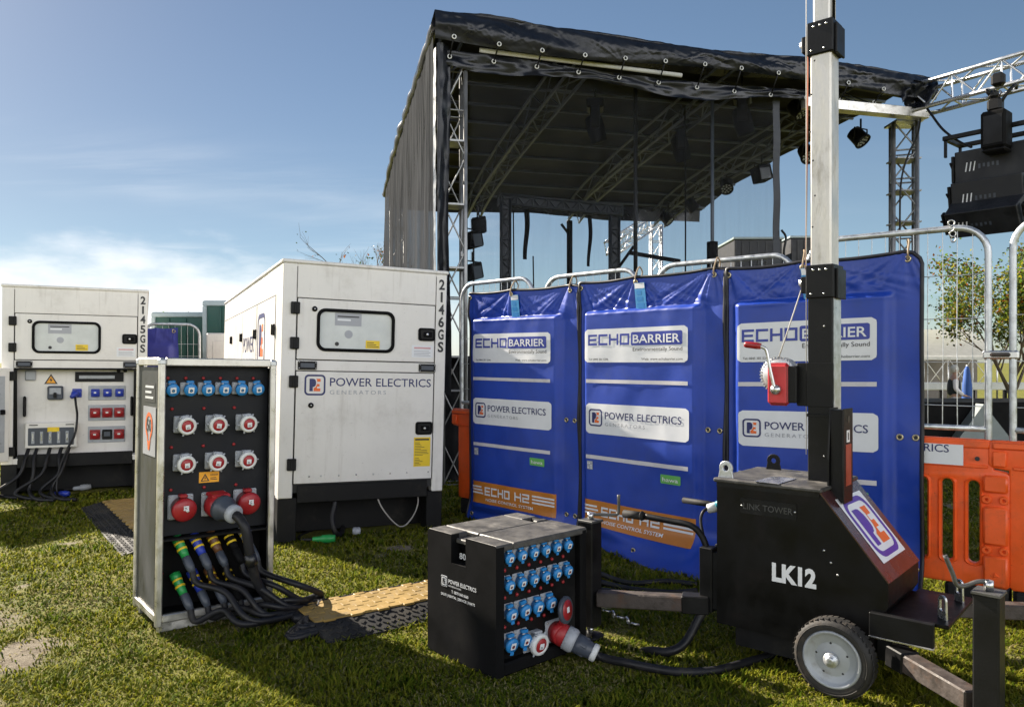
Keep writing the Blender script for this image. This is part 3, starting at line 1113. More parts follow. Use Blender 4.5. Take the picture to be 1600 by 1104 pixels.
def ground_connectors():
    # loose coupler bodies lying by the generators
    for (px, py, ang, c, lab) in ((96, 776, -12, DBLUEP, 'blue cable connector lying on the turf under the open generator'),
                                  (128, 766, 35, GREYP, 'grey cable connector lying across the turf by the blue one'),
                                  (506, 848, 2, GREENP, 'green cable connector lying on the turf under the closed generator')):
        g = G(px, py)
        a = V((math.cos(R(ang)), math.sin(R(ang)), 0.05))
        mb = MB()
        mb.lathe([(.016, -.09), (.022, -.08), (.024, -.02), (.033, -.012), (.033, .06), (.028, .065), (.028, .09)], g + V((0, 0, .034)), a, c, 14)
        o = mb.build('cable_connector')
        tag(o, lab, 'connector')
        k = MB()
        k.tube(smooth_path([g + V((0, 0, .034)) - a * .09, g + V((0, .05, .03)) - a * .2, g + V((0.05, .3, .02)) - a * .3, g + V((.1, .8, .02)) - a * .2]), .012, CABLE, 7)
        k.build('cable', o)
    P = loc_pt(-1.87, 6.1, 25.5)
    mb = MB()
    mb.tube(smooth_path([P(.46, .10, .40), P(.47, .03, .30), P(.44, .0, .17), P(.46, -.02, .06), P(.52, .05, .02), P(.6, .3, .02)]), .022, CABLE, 8)
    tag(mb.build('generator_cable'), 'thick black cable hanging under the closed generator', 'cable')
    mb = MB()
    mb.tube(smooth_path([P(.80, .05, .40), P(.86, .0, .22), P(1.0, -.03, .06), P(1.12, .02, .10), P(1.19, .04, .24), P(1.17, .08, .40)]), .006, mat('pale_wire', (.35, .33, .30), .6), 6)
    tag(mb.build('thin_wire'), 'thin pale wire drooping in a loop under the closed generator', 'wire')
    for (x, y, lab) in ((.62, .06, 'small grey coupling lying under the closed generator beside the thick cable'),):
        mb = MB()
        mb.lathe([(.02, 0), (.032, .01), (.032, .06), (.02, .07)], P(x, y, .035), (1, .2, 0), GREYP, 12)
        tag(mb.build('cable_coupling'), lab, 'coupling')


ground_connectors()

# ------------------------------------------------------------------ socket parts
_JR = random.Random(3)


def jiggle(o):
    a = _JR.uniform(-.16, .16)
    for c in o.children:
        c.rotation_euler = (0, a, 0)
    return o


def blue_socket(parent, x, y, z, s=.037, drop=True, side=0.0):
    """small industrial outlet: grey flange, blue cup and a sprung blue lid with a white mark"""
    mb = MB()
    if drop:       # flange stands beside and above the hanging cup
        mb.box(-s * 1.38, s * .95, -.012, 0, -s * .75, s * 1.22, GREYP, .004)
    else:
        mb.box(-s * 1.35, s * .7, -.012, 0, -s * .95, s * .95, GREYP, .004)
    for sx in (-1.15, .5):
        mb.lathe([(.004, 0), (.003, .003)], (s * sx, -.012, s * .85 if drop else s * .75), (0, -1, 0), STEEL, 8)
    o = mb.build('socket', parent, (x, y, z))
    k = MB()
    ax = V((.0, -1, -.26))
    c0 = V((0, -.008, 0))
    k.lathe([(s * .8, 0), (s * .86, .022), (s, .024), (s, .034), (s * .88, .040), (0, .042)], c0, ax, BLUEP, 20)
    tip = c0 + ax.normalized() * .033
    if drop:
        k.obox(tip + V((0, 0, -s * 1.02)), (s * .3, 0, 0), (0, .004, 0), (0, 0, s * .22), BLUEP, .003)
    k.box(-s * .55, s * .55, -.034, -.012, s * .72, s * 1.22, BLUEP, .004)
    k.tube([tip + V((-s * .6, .005, s * .95)), tip + V((s * .6, .005, s * .95))], .0035, STEEL, 6)
    k.build('lid', o)
    e = ax.normalized()
    q = MB()
    fr = frame(c0 + e * .0425, V((1, 0, 0)), e.cross(V((1, 0, 0))) * -1)
    fr2 = lambda a, b, d=0.0: c0 + e * (.0425 + d) + V((1, 0, 0)) * a + (V((0, 0, 1)) - e * e.z).normalized() * b
    q.flat(rrect(-s * .42, -s * .42, s * .42, s * .5, s * .1), fr2, .0004, WHITE)
    q.flat(circ(0, -s * .04, s * .24, 12), fr2, .0010, DARKT)
    q.flat(circ(0, -s * .04, s * .13, 10), fr2, .0014, BLUEP if not drop else REDP)
    q.build('mark', o)
    return jiggle(o)


def red_socket(parent, x, y, z, s=.047):
    mb = MB()
    mb.box(-s * 1.22, s * .75, -.014, 0, -s * 1.0, s * .98, GREYP, .005)
    for sx in (-1.08, .6):
        for sz in (-.84, .82):
            mb.lathe([(.0045, 0), (.003, .003)], (s * sx, -.014, s * sz), (0, -1, 0), STEEL, 8)
    o = mb.build('socket', parent, (x, y, z))
    ax = V((.0, -1, -.14)).normalized()
    k = MB()
    k.lathe([(s * .85, 0), (s * .9, .03), (s * 1.02, .032), (s * 1.06, .04), (s * 1.06, .055), (s * .98, .062), (s * .72, .064), (s * .70, .058)], V((0.0, -.008, 0)), ax, WHITEP, 24)
    for i in range(6):
        a = i * math.pi / 3 + .3
        e = ax.orthogonal().normalized(); g = ax.cross(e)
        k.lathe([(.006, 0), (.004, .012)], V((0, -.008, 0)) + ax * .047 + (e * math.cos(a) + g * math.sin(a)) * s * 1.05, e * math.cos(a) + g * math.sin(a), GREYP, 6)
    k.box(-s * .5, s * .5, -.05, -.012, s * .8, s * 1.08, GREYP, .004)
    k.build('collar', o)
    r = MB()
    r.lathe([(s * .72, .0), (s * .72, .058), (s * .60, .065), (0, .067)], V((0, -.008, 0)), ax, REDP, 22)
    r.build('lid', o)
    q = MB()
    A = V((1, 0, 0)); B = (V((0, 0, 1)) - ax * ax.z).normalized()
    fr2 = lambda a, b, d=0.0: V((0, -.008, 0)) + ax * (.0674 + d) + A * a + B * b
    q.flat(rrect(-s * .28, -s * .34, s * .28, s * .22, s * .05), fr2, .0004, WHITE)
    q.flat(rrect(-s * .18, -s * .26, s * .18, -s * .20), fr2, .0010, DARKT)
    q.flat(rrect(-s * .18, -s * .14, s * .10, -s * .09), fr2, .0010, DARKT)
    q.build('mark', o)
    return jiggle(o)


def big_socket(parent, x, y, z, s=.060, capped=True):
    mb = MB()
    mb.box(-s * 1.16, s * 1.05, -.014, 0, -s * 1.12, s * 1.1, GREYP, .006)
    for sx in (-1.0, .9):
        for sz in (-.96, .94):
            mb.lathe([(.006, 0), (.004, .004)], (s * sx, -.014, s * sz), (0, -1, 0), STEEL, 8)
    o = mb.build('socket', parent, (x, y, z))
    ax = V((.02, -1, -.2)).normalized()
    k = MB()
    if capped:
        k.lathe([(s * .95, 0), (s * 1.0, .045), (s * 1.08, .047), (s * 1.08, .062), (s * .92, .074), (s * .4, .084), (0, .086)], V((0, -.008, 0)), ax, REDP, 26)
        k.box(-s * .35, s * .35, -.06, -.01, s * .85, s * 1.2, REDP, .006)
    else:
        k.lathe([(s * .95, 0), (s * 1.0, .05), (s * .9, .052)], V((0, -.008, 0)), ax, REDP, 26)
    k.build('lid', o)
    if capped:
        q = MB()
        A = V((1, .02, 0)).normalized(); B = (V((0, 0, 1)) - ax * ax.z).normalized()
        fr2 = lambda a, b, d=0.0: V((0, -.008, 0)) + ax * (.0868 + d) + A * a + B * b
        q.prism(rrect(-s * .2, s * .12, s * .22, s * .52), fr2, -.008, .001, WHITE)
        q.flat(rrect(-s * .12, s * .2, s * .12, s * .26), fr2, .0016, DARKT)
        q.flat(rrect(-s * .12, s * .34, s * .05, s * .4), fr2, .0016, DARKT)
        q.lathe([(s * .14, 0), (s * .14, .006)], V((s * .15, -.094, -s * .18)), ax, WHITEP, 12)
        q.build('mark', o)
    return o


def lamp_dot(parent, x, y, z):
    mb = MB()
    mb.lathe([(.009, 0), (.009, .006), (.005, .010), (0, .011)], (0, 0, 0), (0, -1, 0), REDP, 12)
    return mb.build('indicator', parent, (x, y, z))


# ------------------------------------------------------------------ tall socket cabinet
DP = loc_pt(-1.9, 4.09, 39)
DW, DD, DH = 0.645, 0.50, 1.462


def socket_cabinet():
    t = thing('socket_cabinet', 'tall aluminium framed cabinet with blue and red outlets on a black panel', 'power cabinet', (-1.9, 4.09, 0), R(39))
    t.rotation_euler = (0, R(0.9), R(39))
    a = .034
    mb = MB()
    for x in (0, DW - a):
        for y in (0, DD - a):
            mb.box(x, x + a, y, y + a, .03, DH, ALU, .006)
    for z in (.05, DH - a):
        z1 = z + a + (.012 if z > 1 else .01)
        mb.box(a, DW - a, .001, a - .002, z + .001, z1 - .001, ALU, .005)
        mb.box(a, DW - a, DD - a + .002, DD - .001, z + .001, z1 - .001, ALU, .005)
        for x in (.001, DW - a + .001):
            mb.box(x, x + a - .002, a, DD - a, z + .001, z1 - .001, ALU, .005)
    # corner castings
    for x in (-.003, DW - a - .003):
        for y in (-.003, DD - a - .003):
            mb.box(x, x + a + .006, y, y + a + .006, DH - .03, DH + .006, GALV, .008)
    mb.build('frame', t)
    mb = MB()
    mb.box(.012, .018, a, DD - a, .09, DH - .04, mat('grey_side_sheet', (.055, .058, .056), .5, spec=.2, var=.35, scale=7, stretch=(1, 1, .4), dirt=(.1, .1, .1), damt=.5))
    mb.box(.010, .020, a, a + .045, .09, DH - .04, BLKM)
    sp = mb.build('side_panel', t)
    S = frame((.012, 0, 0), (0, -1, 0), (0, 0, 1))
    mb = MB()
    mb.flat(rrect(-.34, 1.225, -.12, 1.335), S, .0015, DARKT)
    for q, w_ in enumerate((.17, .13, .18)):
        mb.flat(rrect(-.325, 1.245 + q * .03, -.325 + w_, 1.258 + q * .03), S, .003, WHITE)
    mb.build('label', sp)
    mb = MB()
    mb.prism(rrect(-.36, .93, -.10, 1.20), S, .001, .003, GREYT)
    o1 = [(-.23 + .075 * math.cos(R(q)), 1.095 + .075 * math.sin(R(q))) for q in range(-60, 241, 15)] + [(-.245, .96), (-.215, .96)]
    i1 = [(-.23 + .053 * math.cos(R(q)), 1.095 + .053 * math.sin(R(q))) for q in range(-60, 241, 15)] + [(-.245, 1.01), (-.215, 1.01)]
    mb.ringplate(o1, i1, S, .005, ORNP)
    mb.text('50', S, -.285, 1.065, .07, DARKT, w=.11, d=.005, bold=.01)
    mb.build('speed_sticker', sp)
    mb = MB()
    mb.box(DW - .018, DW - .012, a, DD - a, .09, DH - .04, BLKM)
    mb.box(a, DW - a, DD - .02, DD - .012, .09, DH - .04, BLKM)
    mb.box(a, DW - a, a, DD - a, DH - .022, DH - .012, BLK)
    mb.box(.018, DW - .018, .02, DD - .02, .065, .085, BLK)
    mb.build('back_panel', t)
    mb = MB()
    mb.box(a - .01, DW - a + .01, .075, .085, .50, DH - .03, mat('socket_panel', (.008, .009, .012), .55, spec=.25, var=.25, dirt=(.04, .04, .045), damt=.5))
    mb.box(a - .01, DW - a + .01, .02, .085, .478, .492, BLK, .004)
    mb.box(a - .01, DW - a + .01, .16, .17, .09, .48, BLKM)
    pan = mb.build('front_panel', t)
    mb = MB()
    for x, y in ((.02, .02), (DW - .07, .02), (.02, DD - .07), (DW - .07, DD - .07)):
        mb.box(x, x + .05, y, y + .05, -.01, .05, ALU, .005)
    mb.box(.03, DW - .03, .012, .02, .0, .05, ALU, .004)
    mb.box(.03, DW - .03, DD - .02, DD - .012, .0, .05, ALU, .004)
    mb.build('plinth', t)
    y = .074
    # copies of one blue, one red and one large outlet
    for i in range(6):
        blue_socket(t, .078 + i * .0945, y, 1.305, .036, False)
        lamp_dot(t, .060 + i * .0945, y, 1.362)
    for z in (1.108, .898):
        for i in range(3):
            red_socket(t, .150 + i * .170, y, z)
            lamp_dot(t, .085 + i * .170, y, z + .085)
    for i in range(3):
        big_socket(t, .140 + i * .178, y, .655, .061, i != 1)
        lamp_dot(t, .085 + i * .178, y, .655 + .095)
    mb = MB()
    F = frame((0, .0745, 0), (1, 0, 0), (0, 0, 1))
    mb.prism(rrect(.235, .775, .345, .835), F, 0, .002, AMBER)
    mb.ringplate([(.243, .783), (.292, .783), (.2675, .826)], [(.252, .788), (.283, .788), (.2675, .815)], F, .003, DARKT)
    mb.flat([(.269, .811), (.263, .799), (.267, .799), (.265, .79), (.273, .802), (.268, .802)], F, .004, DARKT)
    mb.text('DANGER', F, .297, .812, .010, DARKT, w=.042, d=.003, bold=.01)
    for q in range(2):
        mb.flat(rrect(.297, .789 + q * .009, .335 - q * .006, .793 + q * .009), F, .003, DARKT)
    mb.build('danger_label', t)
    # strain bar with the little knobs behind the connectors
    mb = MB()
    mb.lathe([(.010, 0), (.010, .012), (.006, .016)], (.065, .16, .28), (0, -1, 0), REDP, 10)
    mb.build('indicator', t)
    return t


socket_cabinet()


def power_leads():
    cols = [GREENP, DBLUEP, BROWNP, BLKM, GREYP]
    names = ['green', 'blue', 'brown', 'black', 'grey']
    end = G(474, 992)
    end2 = G(462, 975)
    rr = random.Random(5)
    for row, (z0, yy, n) in enumerate(((.455, .10, 5), (.252, .10, 4))):
        for i in range(n):
            x = .145 + i * .0905 if row == 0 else .135 + i * .091
            p0 = V(DP(x, yy, z0))
            dirv = (V(DP(.26, -.62, -.90)) - V(DP(0, 0, 0))).normalized()
            p1 = p0 + dirv * .115
            p2 = p0 + dirv * .215
            body = MB()
            body.lathe([(.030, -.03), (.030, .0), (.026, .004), (.024, .07), (.021, .10)], p0, dirv, cols[i], 14)
            body.lathe([(.021, 0), (.024, .004), (.024, .06), (.016, .098)], p1 - dirv * .016, dirv, DGREYP if i != 3 else BLKM, 14)
            mb = MB()
            lx = .62 + .12 * i + (.0 if row == 0 else -.05)
            pts = [p2 - dirv * .03, p2 + dirv * .05, V(DP(x + .17, -.15 - .02 * i, z0 * .42)), V(DP(x + .26 + .02 * i, -.20 - .025 * (4 - i), .055 + .012 * i))]
            q = V(DP(.80 + .03 * i, -.28 + .055 * i + .03 * row, .028 + (.02 if i % 2 else 0)))
            pts += [q, end + V((.02 * i - .05, .05 * (i - 2) + .02 * row, .022 + .012 * (i % 3))), end + V((.14, .045 * (i - 2) + .14, .022)), end + V((.30, .045 * (i - 2) + .26, .022))]
            pts = [p if k < 2 else p + V((rr.uniform(-1, 1), rr.uniform(-1, 1), rr.uniform(-.3, .5))) * .014 for k, p in enumerate(pts)]
            mb.tube(smooth_path(pts, 9), .0175 - .001 * (i % 2), CABLE, 9)
            root = mb.build('power_cable')
            tag(root, f'black cable with {names[i]} connector in the {"upper" if row == 0 else "lower"} row of the tall cabinet', 'cable', 'single core cables plugged into the tall cabinet')
            body.build('connector', root)
            bd = MB()
            for hh in (.008, .045):
                bd.lathe([(.0275, 0), (.0285, .004), (.0275, .012)], p0 + dirv * hh, dirv, YEL, 14)
            bd.build('tape', root)
    # heavy plug in the middle red outlet
    c = V(DP(.318, .066, .655))
    A = lambda x, y, z: V(DP(x, y, z)) - V(DP(0, 0, 0))
    ax = A(.32, -1, -.24).normalized()
    mb = MB()
    pth = smooth_path([c + ax * .20, c + ax * .25 + V((0, 0, -.01)), V(DP(.415, -.20, .52)), V(DP(.445, -.19, .36)), V(DP(.50, -.17, .20)), V(DP(.62, -.18, .07)), V(DP(.82, -.16, .04)), end2 + V((.0, .02, .026)), end2 + V((.25, .22, .022))], 9)
    mb.tube(pth, .027, CABLE, 10)
    root = tag(mb.build('heavy_lead'), 'thick lead with large red and grey plug in the middle red outlet', 'power lead')
    p = MB()
    p.lathe([(.066, .015), (.070, .03), (.070, .085), (.060, .10)], c, ax, REDP, 24)
    p.obox(c + ax * .055 + V((0, 0, .062)), A(.05, 0, 0), ax * .035, V((0, 0, .012)), REDP, .006)
    p.build('plug', root)
    p = MB()
    p.lathe([(.062, .075), (.072, .085), (.072, .115), (.058, .125), (.052, .16), (.046, .19)], c, ax, DGREYP, 22)
    p.build('grip', root)
    p = MB()
    p.lathe([(.048, .175), (.052, .18), (.052, .205), (.044, .215), (.034, .216)], c, ax, GREYP, 20)
    p.build('gland', root)
    k = MB()
    k.lathe([(.033, 0), (.033, .06), (.028, .07)], pth[25], (pth[26] - pth[25]), mat('black_tape', (.01, .01, .01), .3), 12)
    k.build('tape', root)


power_leads()


# ------------------------------------------------------------------ low rubber socket box
BP = loc_pt(-.073, 3.5, 42)


def rubber_box():
    W, D, H = .615, .53, .608
    t = thing('socket_box', 'low black box with rows of blue outlets standing in the grass', 'power box', (-.073, 3.5, 0), R(42))
    mb = MB()
    # solid shell: left cheek with a notched handhold, top with the matching slot, recessed socket face
    nx0, nx1 = .222, .335          # handhold along the depth
    L_ = frame((0, 0, 0), (0, -1, 0), (0, 0, 1))
    mb.prism([(0, 0), (0, H - .010), (-.010, H - .001), (-nx0, H - .001), (-nx0, .470), (-nx1, .470), (-nx1, H - .001), (-D + .010, H - .001), (-D, H - .010), (-D, 0)], L_, -.05, 0, BLKM)
    mb.box(.05, .10, nx0 - .02, nx1 + .02, .30, H - .03, BLK)
    mb.box(W - .045, W, 0, D, 0, H - .002, BLKM, .010)
    mb.box(.05, W - .045, .05, D, 0.03, H - .03, BLKM)
    mb.box(.05, W - .045, .0, .05, 0, .06, BLKM, .008)
    mb.build('body', t)
    mb = MB()
    for (x0, x1, y0, y1) in ((.0, .11, .0, nx0), (.0, .11, nx1, D), (.11, W, .0, .26), (.11, W - .11, .26, D), (W - .11, W, .37, D)):
        mb.box(x0 + .001, x1 - .001, y0 + .001, y1 - .001, H - .032, H, WORN, .006)
    mb.box(.03, .11, nx0, nx1, H - .045, H - .022, WORN, .004)
    mb.box(W - .11, W - .02, .26, .37, H - .05, H - .03, WORN, .004)
    mb.box(W - .10, W - .02, .265, .30, H - .012, H + .004, WORN, .006)
    mb.build('lid', t)
    mb = MB()
    mb.text('80', frame((.049, 0, 0), (0, -1, 0), (0, 0, 1)), -.328, .485, .03, WHITE, w=.05, d=.003, bold=.02)
    mb.build('number', t)
    mb = MB()
    mb.box(.052, W - .047, .042, .051, .055, H - .035, BLK)
    mb.build('socket_face', t)
    y = .041
    for zi, (z, n, s) in enumerate(((.545, 6, .028), (.418, 6, .028), (.280, 4, .034), (.140, 2, .036))):
        for i in range(n):
            blue_socket(t, .102 + i * (.078 if s < .03 else .086) - (.012 if s < .03 else 0), y, z - .005 * i * 0, s)
            if zi < 3:
                lamp_dot(t, .085 + i * (.078 if s < .03 else .086), y, z - .068)
    red_socket(t, .262, y, .110, .050)
    big_socket(t, .405, y, .125, .050, False)
    # flap of the large outlet, flipped up
    mb = MB()
    ax = V((.3, -1, .1)).normalized()
    mb.lathe([(.062, 0), (.066, .006), (.066, .016), (.06, .020), (.052, .021)], V((0, 0, 0)), ax, DGREYP, 24)
    mb.lathe([(.050, .018), (.048, .023), (0, .024)], V((0, 0, 0)), ax, REDP, 22)
    fl = mb.build('outlet_flap', t, (.412, -.03, .240))
    q = MB()
    A_ = ax.orthogonal().normalized()
    A_ = V((1, .3, 0)).normalized(); B_ = (V((0, 0, 1)) - ax * ax.z).normalized()
    q.flat(rrect(-.012, -.012, .014, .014), lambda a, b, d=0: ax * .0245 + A_ * a + B_ * b, 0, WHITE)
    q.build('mark', fl)
    mb = MB()
    mb.box(.400, .425, -.045, -.005, .165, .20, REDP, .006)
    mb.build('flap_hinge', t)
    # printed name on the cheek
    mb = MB()
    S = frame((0, 0, 0), (0, -1, 0), (0, 0, 1))
    mb.prism(rrect(-.415, .345, -.365, .398, .008), S, .001, .0015, WHITE)
    pe_logo(mb, S, -.413, .347, .048, .003, DARKT, DARKT, DARKT)
    mb.text('POWER ELECTRICS', S, -.355, .368, .020, WHITE, w=.215, d=.0015, bold=.01)
    mb.text('GENERATORS', S, -.355, .352, .008, WHITE, w=.10, d=.0015)
    mb.text('T: 0870 060 0660', S, -.33, .325, .014, WHITE, w=.13, d=.0015, bold=.01)
    mb.text('SALES | RENTAL | SERVICE | PARTS', S, -.415, .300, .013, WHITE, w=.265, d=.0015, bold=.01)
    mb.build('lettering', t)
    # lead plugged into the large outlet
    c = V(BP(.405, .03, .125))
    A = lambda x, y_, z: V(BP(x, y_, z)) - V(BP(0, 0, 0))
    ax = A(.50, -.82, -.42).normalized()
    mb = MB()
    mb.tube(smooth_path([c + ax * .21, c + ax * .27, G(985, 1036, .03), G(1020, 1043, .022), G(1065, 1049, .02), G(1120, 1046, .02), G(1180, 1030, .015), G(1230, 1015, .01)], 9), .020, CABLE, 10)
    root = tag(mb.build('power_lead'), 'black lead with red and grey plug pushed into the low box, trailing over grass', 'power lead')
    p = MB()
    p.lathe([(.052, .0), (.056, .012), (.056, .060), (.05, .066)], c, ax, REDP, 22)
    p.build('plug', root)
    p = MB()
    p.lathe([(.050, .062), (.060, .064), (.060, .105), (.052, .118)], c, ax, GREYP, 22)
    p.lathe([(.050, .118), (.047, .15), (.040, .20), (.036, .215)], c, ax, DGREYP, 20)
    for i in range(4):
        e = ax.orthogonal().normalized(); g = ax.cross(e)
        d_ = e * math.cos(i * 1.57 + .4) + g * math.sin(i * 1.57 + .4)
        p.obox(c + ax * .155 + d_ * .044, ax * .022, d_ * .004, ax.cross(d_) * .008, DGREYP, .003)
    p.build('grip', root)
    p = MB()
    p.lathe([(.038, .205), (.044, .208), (.044, .228), (.036, .234), (.022, .235)], c, ax, WHITEP, 20)
    p.build('gland', root)


rubber_box()


# ------------------------------------------------------------------ cable ramps
def cable_ramp(loc, rz, ln, label):
    t = thing('cable_ramp', label, 'cable ramp', loc, rz, 'yellow and black cable ramps')
    wl = .33
    mb = MB()
    F = frame((0, 0, 0), (0, 1, 0), (0, 0, 1))
    mb.prism([(-.20, 0.0), (-.20, .006), (-.002, .052), (wl + .002, .052), (wl + .18, .006), (wl + .18, 0)], F, 0, ln, RUB)
    # raised lozenges on both slopes
    nx = int(ln / .045)
    for side in (0, 1):
        for i in range(nx):
            for j in range(4):
                x = (i + .5 + .5 * (j % 2)) * .045
                if x > ln - .02:
                    continue
                f = (j + .6) / 4.4
                y = -.20 + .198 * f if side == 0 else wl + .18 - .178 * f
                z = .006 + .046 * f
                sl = V((0, .198, .046)).normalized() if side == 0 else V((0, -.178, .046)).normalized()
                d_ = (V((1, 0, 0)) * .7 + sl * (.7 if (i + j) % 2 else -.7)).normalized()
                nn = V((1, 0, 0)).cross(sl).normalized()
                if nn.z < 0: nn = -nn
                mb.obox(V((x, y, z)) + nn * .002, d_ * .016, d_.cross(nn) * .006, nn * .004, RUB)
    mb.build('ramp', t)
    mb = MB()
    yl = mat('yellow_lid', (.30, .19, .045), .6, var=.2, scale=6, dirt=(.13, .10, .06), damt=.85, dscale=12, bump=.1)
    mb.box(0.005, ln - .005, .0, wl, .046, .060, yl, .004)
    nx = int(ln / .055); ny = 6
    for i in range(nx):
        for j in range(ny):
            x = (i + .5) * ln / nx; y = (j + .5) * wl / ny
            if (i + j) % 2:
                mb.obox((x, y, .0605), (.021, .0, 0), (0, .021, 0), (0, 0, .0022), yl, .001)
    for y in (0.0, wl):
        for i in range(int(ln / .16)):
            mb.box(.05 + i * .16, .12 + i * .16, y - .018, y + .018, .050, .0635, yl, .004)
    mb.build('lid', t)
    return t


cable_ramp((-1.06, 4.11, 0), R(35.0), 1.15, 'yellow topped cable ramp between the tall cabinet and the low socket box')
cable_ramp((-4.1, 7.7, 0), R(-54.0), 2.3, 'yellow topped cable ramp reaching from the open generator behind the tall cabinet')

# ------------------------------------------------------------------ blue quilted barriers
BA, BB, BC, BD = V((-.39, 7.2, 0)), V((.557, 6.25, 0)), V((1.484, 5.30, 0)), V((2.47, 4.60, 0))
BH = 2.09


def blocky(mb, s, fr, a, b, h, w, m, d=.004, t=.2, gap=.16):
    """wide square lettering: E C H O 2 from bars"""
    n = len(s)
    cw = w / (n + gap * (n - 1))
    k = h * t
    for i, ch in enumerate(s):
        x = a + i * cw * (1 + gap)
        X = x + cw
        bars = {
            'E': [(x, b, x + k, b + h), (x + k, b, X, b + k), (x + k, b + h / 2 - k / 2, X - k * .4, b + h / 2 + k / 2), (x + k, b + h - k, X, b + h)],
            'C': [(x, b, x + k, b + h), (x + k, b, X, b + k), (x + k, b + h - k, X, b + h)],
            'H': [(x, b, x + k, b + h), (X - k, b, X, b + h), (x + k, b + h / 2 - k / 2, X - k, b + h / 2 + k / 2)],
            'O': [(x, b, x + k, b + h), (X - k, b, X, b + h), (x + k, b, X - k, b + k), (x + k, b + h - k, X - k, b + h)],
            '2': [(x, b, x + k, b + h / 2 + k / 2), (X - k, b + h / 2 - k / 2, X, b + h), (x + k, b, X, b + k), (x + k, b + h / 2 - k / 2, X - k, b + h / 2 + k / 2), (x, b + h - k, X - k, b + h)],
            ' ': [],
        }[ch]
        for q in bars:
            mb.flat(rrect(*q), fr, d, m)


def barrier_fn(W, seed, top_lift, hem, flare=0.0):
    """front surface of a hung quilt: a padded pocket, a free flap above, loose edges and hem"""
    p0, p1 = .045, .86          # pocket across
    z0, z1 = .10, 1.85          # pocket up

    def sst(e0, e1, v):
        t = max(0, min(1, (v - e0) / (e1 - e0)))
        return t * t * (3 - 2 * t)

    def f(a, b, d=0.0):
        """a: metres across, b: metres up; returns a local point, front towards -y"""
        u = a / W
        pk = sst(p0 * W - .02, p0 * W + .05, a) * (1 - sst(p1 * W - .04, p1 * W + .03, a)) * (1 - sst(z1 - .025, z1 + .012, b)) * sst(z0 - .05, z0 + .05, b)
        off = .055 * pk
        # soft buckles
        off += .013 * mn.noise(V((a * 1.9 + seed * 7, b * 1.5, seed))) * (0.6 + .4 * pk) + .003 * (1 - 2 * abs(mn.noise(V((a * 2.6 + seed * 3 + b, b * 1.2 - a, seed + 5)))))
        off += .004 * mn.noise(V((a * 6 + seed, b * 4.5, seed + 3)))
        # the flap above the pocket pulls in folds towards the eyelets
        fl = sst(z1 - .05, z1 + .06, b)
        if fl > 0:
            for ex in (.01, .42, .93):
                dx = a - ex * W
                dz = (BH - b) + .02
                ang = dx / dz
                off += fl * .015 * (1 - 2 * abs(mn.noise(V((ang * 2.6 + ex * 9, dz * 1.3, seed + 4))))) * math.exp(-abs(ang) * .5)
                off += fl * .010 * math.cos(ang * 5.0 + seed) * math.exp(-abs(ang) * .7) * min(1, dz * 6)
            off += fl * .008 * mn.noise(V((a * 4.5, b * 3 - a * 2.2, seed + 9)))
        # hem
        hm = 1 - sst(.0, .22, b)
        off += hm * (.035 * math.sin(a * 5.2 + seed * 2) + .03 * mn.noise(V((a * 3, 1, seed))) + .02)
        off += flare * u * (1 - sst(-.12, .30, b)) ** 1.3 * 1.6
        ed = sst(p1 * W + .02, W, a)
        off += ed * .012 * math.sin(b * 7 + seed)
        z = b + top_lift * u * (b / BH) - hem * (1 - b / BH) * u
        if b > z1:
            sag = sum(math.sin(math.pi * max(0, min(1, (u - q0) / (q1 - q0)))) for q0, q1 in ((.01, .42), (.42, .93)))
            z -= .013 * sag * (b - z1) / (BH - z1)
        return V((a, -off - d, z))
    return f


def eyelet(parent, fr, a, b):
    mb = MB()
    c = fr(a, b, .004)
    mb.ring(c, (0, -1, 0), .016, .0055, BRASS, 14, 6)
    mb.flat([(c.x + .012 * math.cos(q * .524), c.z + .012 * math.sin(q * .524)) for q in range(12)], lambda x, y, d=0: V((x, c.y - .0005, y)), 0, DARKT)
    return mb.build('eyelet', parent)


